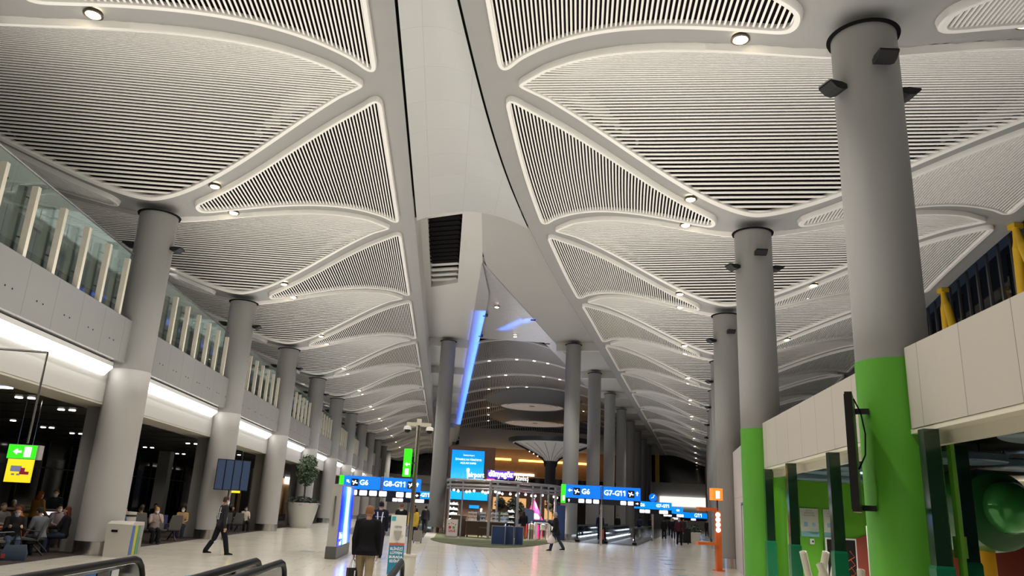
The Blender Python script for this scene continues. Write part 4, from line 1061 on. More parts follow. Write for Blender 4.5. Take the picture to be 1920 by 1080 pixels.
def cloud(x, y, z, rx, ry, lab, rz=0.0, m=None):
    t = thing('ceiling_disc', lab, 'ceiling disc', (x, y, z), rz, 'blue-grey discs under the play area ceiling')
    b = MB()
    ring = lambda k, zz: [(rx*k*math.cos(a)+.0, ry*k*math.sin(a), zz) for a in np.linspace(0, 2*PI, 40, endpoint=False)]
    b.loft([ring(.97, 0), ring(1, .02), ring(1, .13), ring(.97, .15)]); b.build('disc', m or M_CLOUD, t, True)
    b = MB()
    for s in (-.5, .5): b.bar((rx*s, 0, .15), (rx*s, 0, 3.27-z), .02)
    b.build('hanger', M_DKSTEEL, t)
cloud(8.35, 9.4, 2.98, 1.15, .8, 'large blue-grey ceiling disc right of the thick padded post')
cloud(8.55, 8.0, 3.05, 1.0, .5, 'blue-grey ceiling disc at the right edge under the band')
cloud(10.9, 13.6, 2.93, 1.2, .6, 'blue-grey ceiling disc above the green ball')
cloud(8.7, 12.6, 2.9, .8, .6, 'small blue-grey ceiling disc behind the padded post')
cloud(12.6, 16.5, 2.85, 1.6, .8, 'pale ceiling disc far back above the drum', 0, mat('cloud_pale', (.42, .38, .30), .5))
cloud(9.1, 16.3, 2.95, .9, .5, 'blue-grey ceiling disc left of the black screen, nearest')
cloud(9.5, 18.0, 2.95, 1.0, .5, 'blue-grey ceiling disc left of the black screen, middle')
cloud(10.2, 19.3, 2.85, 1.5, .5, 'blue-grey ceiling disc left of the black screen, farthest')
t = thing('play_drum', 'big dark green play drum with a shiny green bubble on a yellow post', 'play equipment', (9.75, 13.2, 0))
b = MB(); b.loft([b.ring((0, y, 2.15), r, 40, (1, 0, 0), (0, 0, 1)) for y, r in ((-.1, .6), (-.05, .68), (.3, .72), (1.3, .72), (1.35, .66))]); b.build('drum', mat('drum_green', (.018, .11, .025), .3), t, True)
b = MB(); b.loft([b.ring((.12, -.1-.42*math.sin(a), 2.22), max(.46*math.cos(a), .002), 32, (1, 0, 0), (0, 0, 1)) for a in np.linspace(0, PI/2, 10)], False, True); b.build('bubble', mat('bubble_green', (.05, .27, .06), .07, .3), t, True)
b = MB(); b.cyl((-.08, .35, 0), .16, 1.5, 24); b.build('post', mat('post_yellow', (.85, .42, .01), .35), t, True)
t = thing('green_climbing_board', 'light green edge board beside the thick padded post', 'play equipment', (7.46, 10.95, 0), 0)
b = MB(); b.box((0, 0, 1.55), (.06, .1, 3.0)); b.build('board', mat('lime_board', (.22, .55, .06), .4), t); b = MB(); b.lathe([(.001, 0), (.09, 0), (.09, .3), (.001, .3)], (.06, .1, 1.4), 20); b.build('bump', mat('lime_board', ()), t, True)
# black wall screen bracketed to the large column
t = thing('wall_screen', 'black flat screen seen edge-on, fixed to the large green column', 'screen', (5.93, 10.9, 1.95), 1.065-.03)
b = MB(); b.box((0, 0, .84), (.95, .1, 1.66)); b.build('housing', mat('screen_black', (.012, .01, .01), .35), t)
b = MB(); b.box((0, .055, .84), (.9, .01, 1.6)); b.build('display', mat('display_dark', (.02, .03, .03), .1), t)
b = MB(); b.box((.42, -.14, .08), (.06, .2, .08)); b.build('bracket', M_DKSTEEL, t); b = MB(); b.box((.42, -.14, 1.5), (.06, .2, .08)); b.build('bracket', M_DKSTEEL, t)
b = MB(); b.tube([(-.2, -.06, 1.6), (-.22, -.14, 1.4), (-.18, -.18, 1.1), (-.2, -.16, .8), (-.15, -.06, .6)], .012, 6); b.build('cable', M_BLACK, t, True)
for x, y in ((9.2, 9.0), (12.5, 15.0), (9.9, 17.2), (14, 10), (11, 13.8)):
    spot_light('play_spot', (x, y, 3.1), 420, 2.7, (1, .95, .85))
# ------------------------------------------------------------------ shop pavilion
M_TUBE = mat('canopy_metal', (.45, .45, .46), .3, .8)
M_KWOOD = mat('kiosk_wood', (.055, .032, .022), .35, noise=(.2, 3))
t = thing('shop_pavilion', 'round-cornered metal canopy on slim posts forming the shop pavilion', 'pavilion', (0, 0, 0))
edge = [(.35, 56), (.3, 51.2), (.42, 50.2), (.8, 49.6), (2.93, 48.8), (4.6, 49.6), (5.3, 50.6), (7.2, 52.2), (8.3, 54.5), (8.4, 57)]
for z, r in ((3.42, .09), (3.12, .06), (2.92, .05)):
    b = MB(); b.tube([(x, y, z) for x, y in edge], r, 8); b.build('canopy_rail', M_TUBE, t, True)
b = MB()
for i in range(7): b.bar((.5+i*1.2, 50.8 if i < 5 else 53.5, 3.2), (.5+i*1.2, 57, 3.2), .05)
for i in range(4): b.bar((.4, 51.6+i*1.5, 3.15), (8.2, 53.0+i*1.2, 3.15), .05)
b.build('rafters', M_TUBE, t)
for x, y, r in ((.45, 50.2, .06), (1.25, 49.5, .05), (2.93, 48.8, .085), (4.75, 49.8, .085), (3.5, 50.6, .07), (5.9, 51.6, .06), (6.5, 52, .06), (7.05, 52.4, .06), (7.7, 53.6, .1), (8.3, 55, .06)):
    b = MB(); b.cyl((x, y, .012), r, 3.4, 12); b.build('post', M_TUBE, t, True)
spots = [(.7, 50.3), (1.0, 51.5), (1.5, 49.9), (2.0, 50.6), (2.5, 49.6), (2.75, 51), (3.3, 49.6), (3.6, 50.2), (4.3, 50.2), (4.9, 50.9), (5.4, 51.3), (5.9, 52.3), (6.7, 52.8), (7.6, 53.7), (7.9, 54.3), (3.0, 52.4), (4.0, 53), (5, 53.5), (1.8, 52.8), (6.4, 54.4)]
L0 = None
for i, (x, y) in enumerate(spots):
    lab = 'small white spotlight under the shop pavilion canopy'
    if L0 is None:
        L0 = thing('canopy_spotlight', lab, 'spotlight', (x, y, 2.86), 0, 'spotlights under the pavilion canopy')
        b = MB(); b.lathe([(.05, .06), (.07, 0), (.06, -.05)], n=10); b.build('housing', M_WHITE, L0, True)
        b = MB(); b.sphere((0, 0, -.06), .075, 10, 6); b.build('lamp', mat('lamp_white', ()), L0, True)
    else: copy_thing(L0, lab, (x, y, 2.86-.04*(i % 3)))
for x, y in ((1.2, 50.6), (3.2, 51), (5.2, 52), (7, 53.8)): spot_light('shop_spot', (x, y, 2.75), 900, 2.4, (1, .93, .8))
t = thing('media_tower', 'dark wood tower carrying the big blue screen behind the shop canopy', 'media wall', (1.8, 52.9, 0))
b = MB(); b.box((.05, .3, 2.88), (3.1, .5, 5.74)); b.build('tower', mat('tower_wood', (.10, .045, .025), .35, noise=(.2, 3)), t)
b = MB(); b.box((-.25, -.02, 4.5), (2.2, .12, 1.95)); s = b.build('screen', screen_mat('led_screen', (.0, .22, .95), (.0, .38, 1.0), (.05, .5, 1), .05, 1.25, 1.5, 'Z'), t)
text('lettering', "İSTANBUL'UN TÜRKİYE'YE", .17, M_TXT, s, (-.22, -.09, 4.86), width=1.75); text('lettering', 'AÇILAN KAPISI', .17, M_TXT, s, (-.22, -.09, 4.63), width=1.05)
text('lettering', 'İstanbul Airport', .12, M_TXT, s, (-.2, -.09, 5.15), width=.75)
b = MB()
r = random.Random(5)
for i in range(22): h = .1+r.random()*.32; b.box((-1.28+i*.095, -.085, 3.54+h/2), (.05, .01, h))
b.build('skyline_picture', emat('screen_sky', (.05, .45, .95), .9), s)
b = MB(); b.lathe([(.03, 0), (.05, .3), (.11, .62), (.1, .72), (.02, .78)], (-.2, -.09, 3.54), 12); b.build('tower_picture', emat('screen_pale', (.75, .9, 1), 1.3), s)
b = MB(); b.box((-.05, -.03, 2.52), (2.5, .1, .52)); b.build('lower_screen', emat('lower_screen_blue', (.0, .33, .95), 1.2), t)
b = MB(); b.box((-.95, -.03, 1.85), (.3, .06, .2)); b.box((.35, -.03, 1.83), (.65, .06, .2)); b.build('small_screens', emat('sign_blue_bright', ()), t)
M_LWHITE = emat('letters_white', (.95, .9, 1), 2.6)
t = thing('shop_lettering', 'glowing white lettering airport above the canopy, left of the longer name', 'sign', (2.02, 49.3, 3.62)); text('lettering', 'airport', .42, M_LWHITE, t, (0, 0, .13), bold=.008, depth=.02, width=1.0)
b = MB(); b.box((0, .06, -.05), (1.0, .03, .03)); b.bar((-.3, .06, -.05), (-.3, .06, -.14), .03); b.bar((.3, .06, -.05), (.3, .06, -.14), .03); b.build('rail', M_TUBE, t)
t = thing('shop_lettering', 'large glowing white lettering with violet halo on the canopy front', 'sign', (3.55, 49.25, 3.72)); text('lettering', 'dünyagöz', .52, M_LWHITE, t, (0, 0, .16), bold=.014, depth=.02, width=1.55)
b = MB(); b.box((0, .08, .12), (1.66, .03, .5)); b.build('violet_backing', emat('letters_violet', (.07, .03, .45), .55), t); b = MB(); b.box((-.62, .05, -.2), (.5, .03, .13)); b.build('red_plate', emat('letters_red', (.8, .03, .15), 1.2), t); b = MB(); b.bar((-.5, .09, -.1), (-.5, .09, -.26), .04); b.bar((.5, .09, -.1), (.5, .09, -.26), .04); b.build('bracket', M_TUBE, t)
t = thing('shop_lettering', 'plain white lettering on the canopy at the right of the violet sign', 'sign', (4.98, 50.0, 3.55)); text('lettering', 'Altınbaş', .44, emat('sign_white', ()), t, (0, 0, .16), depth=.02, width=.85)
b = MB(); b.box((0, .05, -.06), (.9, .03, .04)); b.build('rail', M_TUBE, t)
# counters, display cases and stands of the pavilion
t = thing('shop_counter', 'dark brown shop counter with lit display cases on top', 'counter', (2.75, 49.9, .012))
b = MB(); b.box((0, 0, .55), (2.3, .8, .8)); b.build('body', M_KWOOD, t); b = MB(); b.box((0, 0, .97), (2.4, .9, .05)); b.build('top', mat('counter_top', (.35, .33, .3), .2), t)
for x in (-1.05, 1.05):
    b = MB(); b.box((x, 0, .08), (.06, .7, .16)); b.build('leg', M_DKSTEEL, t)
text('lettering', 'dünyagöz', .13, mat('print_brown', (.25, .2, .17), .5), t, (-.1, -.41, .62))
def case(x, y, w, lab, n, seed):
    t = thing('display_case', lab, 'display case', (x, y, 1.008), 0, 'lit display cases on the shop counter')
    b = MB(); b.box((0, 0, .32), (w, .5, .64)); b.build('glass', glass_mat('case_glass', (.95, .97, 1), .04), t)
    r = random.Random(seed); cols = [(.8, .78, .72), (.55, .6, .65), (.12, .12, .13), (.6, .45, .3)]
    for k in range(3):
        b = MB(); b.box((0, 0, .02+k*.21), (w-.03, .45, .015)); b.build('shelf', mat('case_shelf', (.8, .8, .8), .2, emit=(1, .97, .92), strength=.35), t)
        b = MB()
        for i in range(n):
            h = .07+r.random()*.09; xx = -w/2+.08+i*(w-.14)/max(1, n-1)
            b.lathe([(.03, 0), (.03, h*.7), (.012, h*.8), (.012, h)], (xx, -.1+.2*r.random(), .03+k*.21), 8)
        o = b.build('merchandise', mat('goods_%d' % (k % 2), cols[k], .3), t, True); o['kind'] = 'stuff'
case(1.95, 49.9, .62, 'lit glass display case on the counter, left of the middle post', 6, 1)
case(2.62, 50.0, .4, 'narrow glass display case on the counter, next to the middle post', 4, 2)
case(3.35, 49.9, .5, 'bluish glass display case on the counter right of the middle post', 5, 3)
case(3.95, 50.0, .55, 'rightmost glass display case on the shop counter', 6, 4)
t = thing('shop_counter', 'plain dark wood cash counter left of the display cases', 'counter', (1.12, 50.6, .012)); b = MB(); b.box((0, 0, .62), (.95, .6, 1.24)); b.build('body', M_KWOOD, t); b = MB(); b.box((0, 0, 1.26), (1.0, .66, .04)); b.build('top', mat('counter_top', ()), t)
def shelf(x, y, w, h, n, lab, seed):
    t = thing('shop_shelf', lab, 'shelf', (x, y, .012)); r = random.Random(seed)
    b = MB(); b.box((-w/2, 0, h/2), (.04, .35, h)); b.box((w/2, 0, h/2), (.04, .35, h)); b.box((0, .17, h/2), (w, .02, h)); b.build('frame', M_DKSTEEL, t)
    for k in range(n):
        z = .3+k*(h-.35)/max(1, n-1); b = MB(); b.box((0, 0, z), (w-.04, .34, .03)); b.build('shelf_board', mat('case_shelf', ()), t)
        b = MB()
        for i in range(5): hh = .08+.08*r.random(); b.box((-w/2+.1+i*(w-.2)/4, -.02, z+.015+hh/2), (.08, .12, hh))
        o = b.build('merchandise', mat('goods_white', (.75, .75, .72), .4), t); o['kind'] = 'stuff'
shelf(.78, 51.9, .62, 1.95, 6, 'black shelf with white boxes at the left corner of the pavilion', 7)
shelf(4.5, 51.4, .5, 1.65, 5, 'black shelf with small goods right of the display cases', 8)
t = thing('sale_sign', 'white standing sign with red lettering SALE in front of the pavilion', 'sign', (.72, 48.6, .006), -.05)
b = MB(); b.box((0, 0, .52), (.72, .06, 1.04)); b.box((0, .1, .02), (.7, .4, .04)); b.build('frame', mat('sale_frame', (.40, .37, .35), .4, .3), t); b = MB(); b.box((0, -.033, .54), (.64, .01, .94)); f = b.build('sheet', mat('sale_sheet', (.66, .58, .56), .5), t)
text('lettering', 'SALE', .2, mat('sale_red', (.5, .03, .04), .5), f, (0, -.042, .36), bold=.004)
b = MB(); b.box((-.13, -.042, .56), (.15, .01, .15)); b.box((-.05, -.042, .82), (.05, .01, .06)); b.box((.2, -.042, .72), (.06, .01, .07)); b.build('red_gifts', mat('sale_red', ()), f); b = MB(); b.box((.1, -.042, .56), (.13, .01, .13)); b.build('green_gift', mat('sale_green', (.05, .3, .08), .5), f); b = MB(); b.box((-.2, -.042, .76), (.05, .01, .06)); b.box((.06, -.042, .78), (.05, .01, .05)); b.build('dark_gifts', M_DKSTEEL, f)
for i, (x, y, lab) in enumerate(((3.02, 41.2, 'navy box bin with pale edges on the carpet, the nearest of three'), (3.62, 41.5, 'navy box bin on the carpet, the middle of three'), (4.15, 41.9, 'navy box bin on the carpet, rightmost of three'))):
    t = thing('navy_stand', lab, 'stand', (x, y, .012), -.12, 'navy box stands on the shop carpet')
    w = .68 if i == 0 else .42
    b = MB(); b.box((0, 0, .46), (w, .5, .88)); b.build('body', M_NAVY, t)
    b = MB()
    for sx in (-1, 1):
        for sy in (-1, 1): b.box((sx*w/2, sy*.25, .46), (.025, .025, .92))
    for z in (.02, .91):
        for sy in (-1, 1): b.box((0, sy*.25, z), (w, .025, .025))
        for sx in (-1, 1): b.box((sx*w/2, 0, z), (.025, .5, .025))
    b.build('edge_trim', mat('trim_grey', (.28, .30, .36), .4), t)
t = thing('bar_counter', 'navy bar counter with white panels at the right half of the pavilion', 'counter', (5.6, 52.0, .012))
b = MB(); b.box((0, 0, 1.05), (3.4, .5, .3)); b.build('top', M_NAVY, t); b = MB(); b.box((-.95, 0, .45), (1.4, .4, .9)); b.build('body', M_NAVY, t)
for i, x in enumerate((-1.3, -.5)):
    b = MB(); b.box((x, -.21, .45), (.25, .03, .86)); b.build('panel', mat('panel_pale', (.5, .56, .62), .4), t)
b = MB(); b.box((.25, 0, .45), (.4, .4, .9)); o = b.build('wood_panel', mat('panel_oak', (.35, .16, .04), .4), t)
b = MB(); b.box((1.6, 0, .45), (.12, .4, .9)); b.build('end_panel', M_NAVY, t)
t = thing('white_table', 'white high table with open sides in front of the bar counter', 'table', (6.55, 51.2, .012))
b = MB(); b.box((0, 0, 1.02), (1.0, .5, .06)); b.build('top', M_WHITE, t)
for s in (-1, 1):
    b = MB(); b.box((s*.42, 0, .5), (.16, .45, 1.0)); b.build('leg', M_WHITE, t)
def stool(x, y, lab):
    t = thing('bar_stool', lab, 'stool', (x, y, .012), 0, 'white stools at the bar counter')
    b = MB(); b.box((0, 0, .62), (.36, .36, .05)); b.build('seat', mat('stool_white', (.6, .58, .52), .5), t); b = MB(); b.lathe([(.17, 0), (.19, .3), (.001, .34)], (0, .12, .64), 14); b.build('backrest', mat('stool_white', ()), t, True)
    for sx in (-1, 1):
        for sy in (-1, 1): b = MB(); b.bar((sx*.18, sy*.18, 0), (sx*.13, sy*.13, .6), .03); b.build('leg', mat('stool_white', ()), t)
stool(6.55, 50.6, 'white bar stool standing in front of the white high table'); stool(7.4, 51.6, 'white bar stool right of the white high table'); stool(5.85, 51.2, 'white bar stool left of the white high table')
t = thing('pink_cone', 'glowing pink cone-shaped display behind the bar counter', 'display', (6.3, 54.0, .012))
b = MB(); b.lathe([(.62, 0), (.62, 1.2), (.02, 2.5)], n=20); b.build('cone', emat('pink_glow', (.95, .02, .18), 1.3), t, True); b = MB(); b.sphere((0, -.0, 2.56), .06, 10, 6); b.build('tip', M_WHITE, t, True); b = MB(); b.lathe([(.001, 0), (.35, 0), (.2, .3), (.001, .35)], (.0, -.6, 1.25), 10); b.build('highlight', emat('pink_pale', (1, .75, .85), 1.6), t)
t = thing('tilted_panel', 'blue-grey tilted panel beside the woman in orange trousers', 'panel', (5.55, 50.5, 1.2), .3); b = MB(); b.loft([[(-.35, 0, .75), (.4, 0, .6), (.4, 0, .0), (.0, 0, -.15)], [(-.35, .05, .75), (.4, .05, .6), (.4, .05, .0), (.0, .05, -.15)]]); b.build('sheet', mat('panel_slate', (.10, .14, .26), .5), t); b = MB(); b.bar((.15, .03, 0), (.15, .03, -1.18), .04); b.build('post', M_DKSTEEL, t)
t = thing('navy_board', 'upright navy board at the right end of the pavilion', 'panel', (7.9, 52.4, .012)); b = MB(); b.box((0, 0, 1.1), (.62, .1, 2.2)); b.build('board', M_NAVY, t); b = MB(); b.box((0, 0, .02), (.7, .3, .04)); b.build('foot', M_DKSTEEL, t)
def potted(x, y, h, rad, lab, seed):
    t = thing('potted_tree', lab, 'plant', (x, y, .012), 0, 'dark potted trees inside the pavilion')
    b = MB(); b.lathe([(.22, 0), (.28, .5), (.001, .48)], n=18, cap=False); b.build('pot', M_DKSTEEL, t, True); b = MB(); b.tube([(0, 0, .4), (.03, 0, h-rad*.5)], .035, 6); b.build('trunk', M_BARK, t)
    leaves('crown', mat('leaf_dark', ()), t, 420, (0, 0, h), (rad, rad, rad*1.05), .11, seed)
potted(4.0, 54.6, 2.15, .38, 'dark round tree between the pavilion posts, leftmost', 11); potted(4.85, 54.2, 2.0, .5, 'dark round tree between the pavilion posts, large middle one', 12); potted(5.35, 55.0, 1.9, .4, 'dark bushy tree behind the tilted panel', 13); potted(7.75, 55.4, 2.2, .55, 'leafy green tree at the right end of the pavilion by the column', 14)
b = MB(); b.box((4.3, 59.0, 1.5), (8, .2, 3.0)); structure(b.build('wall_shop_back', mat('shop_back', (.09, .055, .035), .5)))
for i, (x, w, z, h) in enumerate(((3.6, .8, 2.2, .9), (4.7, .9, 2.4, .6), (5.9, .7, 2.3, .7), (8.0, .7, 1.9, 1.4))):
    t = thing('lit_window', ['warm lit shop window between the pavilion posts, leftmost', 'warm lit shop window in the middle of the pavilion', 'warm lit shop window behind the pink cone', 'warm lit shop window by the right pavilion post'][i], 'shop window', (x, 58.85, z)); b = MB(); b.box((0, 0, 0), (w, .06, h)); b.build('pane', emat('warm_window', (.75, .42, .15), .8), t); b = MB(); b.box((0, -.04, h/2), (w+.06, .04, .05)); b.build('sill', M_DKSTEEL, t)

# ------------------------------------------------------------------ lounge: desk, benches, bags
t = thing('gate_desk', 'wooden gate desk with lit name strip and yellow front in the left lounge', 'desk', (-12.35, 26.5, .01), .3)
b = MB(); b.box((0, 0, .5), (3.0, .7, 1.0)); b.build('body', mat('desk_wood', (.09, .05, .03), .4), t); b = MB(); b.box((-.25, -.36, .55), (1.0, .02, .7)); b.build('yellow_front', mat('desk_yellow', (.30, .20, .015), .5), t)
b = MB(); b.box((.05, -.365, .93), (1.0, .02, .1)); b.build('name_strip', emat('desk_strip', (.8, .75, 1), 1.5), t); b = MB(); b.box((0, 0, 1.02), (3.1, .85, .05)); b.build('top', mat('desk_top', (.2, .14, .1), .4), t)
M_SEAT = mat('seat_grey', (.085, .085, .085), .5); M_SEATB = mat('seat_blue', (.015, .03, .16), .5); M_FRAME2 = mat('bench_frame', (.02, .02, .022), .35, .5)
def bench(x, y, rz, n, lab, colors=None, scale=1.0):
    t = thing('beam_bench', lab, 'bench', (x, y, .01), rz, 'airport seat benches in the lounge'); t.scale = (scale,)*3
    for i in range(n):
        xx = (i-(n-1)/2)*.58; m = M_SEATB if colors and colors[i % len(colors)] == 'b' else M_SEAT
        b = MB(); b.loft([[(xx-.24, -.22, .42), (xx+.24, -.22, .42), (xx+.24, -.22, .46), (xx-.24, -.22, .46)], [(xx-.24, .0, .39), (xx+.24, .0, .39), (xx+.24, .0, .44), (xx-.24, .0, .44)], [(xx-.24, .23, .38), (xx+.24, .23, .38), (xx+.24, .23, .42), (xx-.24, .23, .42)]]); b.build('seat', m, t, True)
        b = MB(); b.loft([[(xx-.24, .22, .42), (xx+.24, .22, .42), (xx+.24, .25, .42), (xx-.24, .25, .42)], [(xx-.24, .28, .7), (xx+.24, .28, .7), (xx+.24, .31, .7), (xx-.24, .31, .7)], [(xx-.2, .34, .93), (xx+.2, .34, .93), (xx+.2, .37, .92), (xx-.2, .37, .92)]]); b.build('backrest', m, t, True)
    for i in range(n+1):
        xx = (i-n/2)*.58; b = MB(); b.tube([(xx, .2, .4), (xx, .22, .62), (xx, -.12, .64), (xx, -.2, .6), (xx, -.16, .42)], .022, 6); b.build('armrest', M_FRAME2, t, True)
    b = MB(); b.box((0, .05, .34), (n*.58, .08, .06)); b.build('beam', M_FRAME2, t)
    for s in (-1, 1):
        xx = s*(n*.58/2-.25); b = MB(); b.tube([(xx, -.3, .02), (xx, -.1, .2), (xx, .05, .33)], .025, 6); b.tube([(xx, .38, .02), (xx, .2, .2), (xx, .05, .33)], .025, 6); b.build('leg', M_FRAME2, t, True)
    return t
bench(-10.9, 20.9, 2.3, 3, 'grey seat bench at far left under the woman with the phone')
bench(-10.75, 22.3, -1.2, 3, 'grey seat bench with an empty seat left of the nearest column')
bench(-10.35, 31.2, -2.4, 2, 'grey and blue seat bench between the two nearest columns', 'gb')
bench(-10.6, 29.6, .6, 3, 'grey seat bench behind the blond woman')
bench(-10.5, 41.3, -2.6, 2, 'grey seat bench beyond the second left column')
bench(-10.9, 48.6, -.5, 2, 'dark seat bench left of the big planter')
t = thing('handbag', 'dark blue handbag on the lounge floor at far left', 'bag', (-10.15, 20.4, .01), .3)
b = MB(); b.loft([[(-.25, -.12, 0), (.25, -.12, 0), (.25, .12, 0), (-.25, .12, 0)], [(-.27, -.13, .15), (.27, -.13, .15), (.27, .13, .15), (-.27, .13, .15)], [(-.2, -.05, .34), (.22, -.05, .36), (.22, .05, .36), (-.2, .05, .34)]]); b.build('body', mat('bag_blue', (.03, .05, .085), .5), t, True)
b = MB(); b.tube([(-.12, 0, .33), (-.1, 0, .45), (.08, 0, .46), (.12, 0, .34)], .012, 6); b.build('handle', M_DKSTEEL, t, True); b = MB(); b.box((-.2, -.13, .1), (.08, .02, .1)); b.build('patch', mat('bag_red', (.4, .06, .03), .5), t)
t = thing('waste_bin', 'steel waste bin in the lounge behind the nearest left column', 'bin', (-10.55, 28.0, .01)); b = MB(); b.lathe([(.28, 0), (.28, 1.05), (.001, 1.06)], n=24, cap=False); b.build('body', mat('bin_steel', ()), t, True); b = MB(); b.lathe([(.285, .9), (.285, .96)], n=24, cap=False); b.build('band', M_DKSTEEL, t)
for i, (x, w, z, h, c, nm) in enumerate(((79, 8, 3.75, .75, (1, .93, .85), 'bright shop sign panel in the lounge beyond the second column'), (96, 8, 3.75, .8, (1, .95, .9), 'bright shop sign panel in the lounge beyond the third column'), (118, 8, 3.75, .8, (1, .95, .9), 'bright shop sign panel beyond the planter'))):
    t = thing('lit_shop_sign', nm, 'sign', (-18, x, z)); b = MB(); b.box((0, 0, 0), (.2, w, h)); b.build('panel', emat('shop_sign_lit', c, 1.3), t); b = MB(); b.box((0, 0, h/2+.05), (.24, w, .1)); b.build('cap', M_DKSTEEL, t)
M_OAK = mat('lounge_oak', (.42, .24, .09), .45, noise=(.15, 2))
b = MB(); b.box((-18.4, 78, 2.0), (.2, 10, 4)); structure(b.build('wall_lounge_oak', M_OAK)); b = MB(); b.box((-18.4, 93, 2.0), (.2, 8, 4)); structure(b.build('wall_lounge_oak', M_OAK))
for x, y in ((-12.5, 22), (-13, 31), (-16, 46), (-14, 62), (-16, 78), (-16, 93)): spot_light('lounge_spot', (x, y, 4.0), 130, 2.6, (1, .92, .82))

# ------------------------------------------------------------------ people
M_EYE = mat('eye_dark', (.01, .008, .006), .3); M_MASK = mat('mask_white', (.72, .74, .76), .7)
def skin_mat(c): return mat('skin_%02d' % int(c[0]*100), c, .55)
def cloth(c): return mat('cloth_%03d_%03d_%03d' % tuple(int(v*999) for v in c), c, .85, spec=.2, noise=(.12, 14))
def remesh(o, vox, it=3):
    m = o.modifiers.new('remesh', 'REMESH'); m.mode = 'VOXEL'; m.voxel_size = vox; m.use_smooth_shade = True
    s = o.modifiers.new('smooth', 'SMOOTH'); s.factor = .5; s.iterations = it
    return o
def limb(b, pts, rs, n=10):
    P = []; R = []
    for i in range(len(pts)-1):
        a, c = Vector(pts[i]), Vector(pts[i+1])
        for k in range(4): P.append(a.lerp(c, k/4)); R.append(rs[i]+(rs[i+1]-rs[i])*k/4)
    P.append(Vector(pts[-1])); R.append(rs[-1])
    b.tube(P, R, n)
    for p, r in zip(pts, rs): b.sphere(p, r, n, 6)
def ell(b, secs, n=16):
    """sections: (centre, half width, half depth, right axis, front axis)"""
    b.loft([[tuple(Vector(c)+Vector(ax)*w*math.cos(2*PI*i/n)+Vector(ay)*d*math.sin(2*PI*i/n)) for i in range(n)] for c, w, d, ax, ay in secs])
def person(label, loc, face, H=1.74, legs=((0, 4), (0, 4)), arms=((5, 8, 12), (5, 8, 12)), lean=0, seat=None, top=(.02, .02, .02), bottom=(.03, .03, .04),
           shoes=(.01, .01, .01), hair=(.03, .02, .015), style='short', sleeve=1.0, hem=.0, mask=False, skin=(.45, .28, .19), vox=.02, head_yaw=0, head_pitch=0, far=False, vest=None, pants_len=1.0, coat=1.0, group=None, scarf=None):
    """legs: (hip swing, knee bend) left then right; arms: (swing, outward, elbow bend); angles in degrees; faces local +y"""
    R = math.radians; T = thing('person', label, 'person', loc, -R(face), group)
    th, sh, ua, fa = .245*H, .235*H, .18*H, .155*H
    ax = Vector((1, 0, 0)); L = R(lean); tu = Vector((0, math.sin(L), math.cos(L))); tf = Vector((0, math.cos(L), -math.sin(L)))
    lg = []
    for (a, k), s in zip(legs, (-1, 1)):
        d1 = Vector((.03*s, math.sin(R(a)), -math.cos(R(a)))); d2 = Vector((.0, math.sin(R(a-k)), -math.cos(R(a-k))))
        lg.append((d1, d2))
    if seat is None:
        hz = max(-(d1.z*th+d2.z*sh) for d1, d2 in lg)+.045*H
    else: hz = seat+.06
    hip = Vector((0, 0, hz))
    joints = []
    for (d1, d2), s in zip(lg, (-1, 1)):
        h = hip+ax*(.052*H*s); k = h+d1*th; an = k+d2*sh; joints.append((h, k, an, d2))
    def T_(f): return hip+tu*(f*H)
    shl = T_(.285)
    aj = []
    for (a, o, e), s in zip(arms, (-1, 1)):
        p = shl+ax*(.108*H*s)+tu*(.005*H)
        da = (tu*(-math.cos(R(a)))+tf*math.sin(R(a)))*math.cos(R(o))+ax*(s*math.sin(R(o)))
        aa = a+e; inw = .6 if e > 100 else .25 if e > 40 else .02
        db = (tu*(-math.cos(R(aa)))+tf*math.sin(R(aa)))-ax*(s*inw); db.normalize()
        el = p+da*ua; wr = el+db*fa; aj.append((p, el, wr, db))
    hy, hp = R(head_yaw), R(lean+head_pitch)
    hf = Vector((math.sin(hy)*math.cos(hp), math.cos(hy)*math.cos(hp), -math.sin(hp))); hr = hf.cross(Vector((0, 0, 1))).normalized(); hu = hr.cross(hf)
    hc = T_(.40)+hf*(.012*H)
    # body: one continuous skin surface
    b = MB()
    def torso(b, g, z0=-.03, z1=.315, hipw=0.0):
        full = [(-.055, .078, .062), (-.02, .092, .068), (.04, .089, .064), (.10, .080, .058), (.17, .088, .064), (.235, .098, .066), (.275, .094, .058), (.30, .070, .048), (.318, .040, .040)]
        q = [(T_(f), w*H+g+(hipw if f < .03 else 0), d*H+g+(hipw if f < .03 else 0), ax, tf) for f, w, d in full if z0-.001 <= f <= z1+.001]
        ell(b, q)
    torso(b, -.012)
    ell(b, [(T_(.30), .036*H, .036*H, ax, tf), (T_(.345), .032*H, .033*H, ax, tf), (hc-hu*.03*H, .031*H, .034*H, hr, hf)], 12)
    ell(b, [(hc+hu*z*H+hf*o*H, w*H, d*H, hr, hf) for z, w, d, o in ((-.066, .016, .018, .026), (-.058, .026, .030, .018), (-.035, .036, .044, .008), (-.01, .042, .052, .002), (.02, .044, .055, -.002), (.045, .040, .050, -.004), (.062, .027, .034, -.005), (.070, .008, .010, -.005))], 16)
    b.bar(hc+hf*.048*H-hu*.0*H, hc+hf*.064*H-hu*.018*H, .012*H, .014*H)             # nose
    b.bar(hc+hf*.046*H-hu*.038*H-hr*.012*H, hc+hf*.046*H-hu*.038*H+hr*.012*H, .010*H, .008*H)
    for s in (-1, 1): b.sphere(hc+hr*s*.045*H-hf*.004*H-hu*.002*H, .012*H, 8, 6, 1.5)
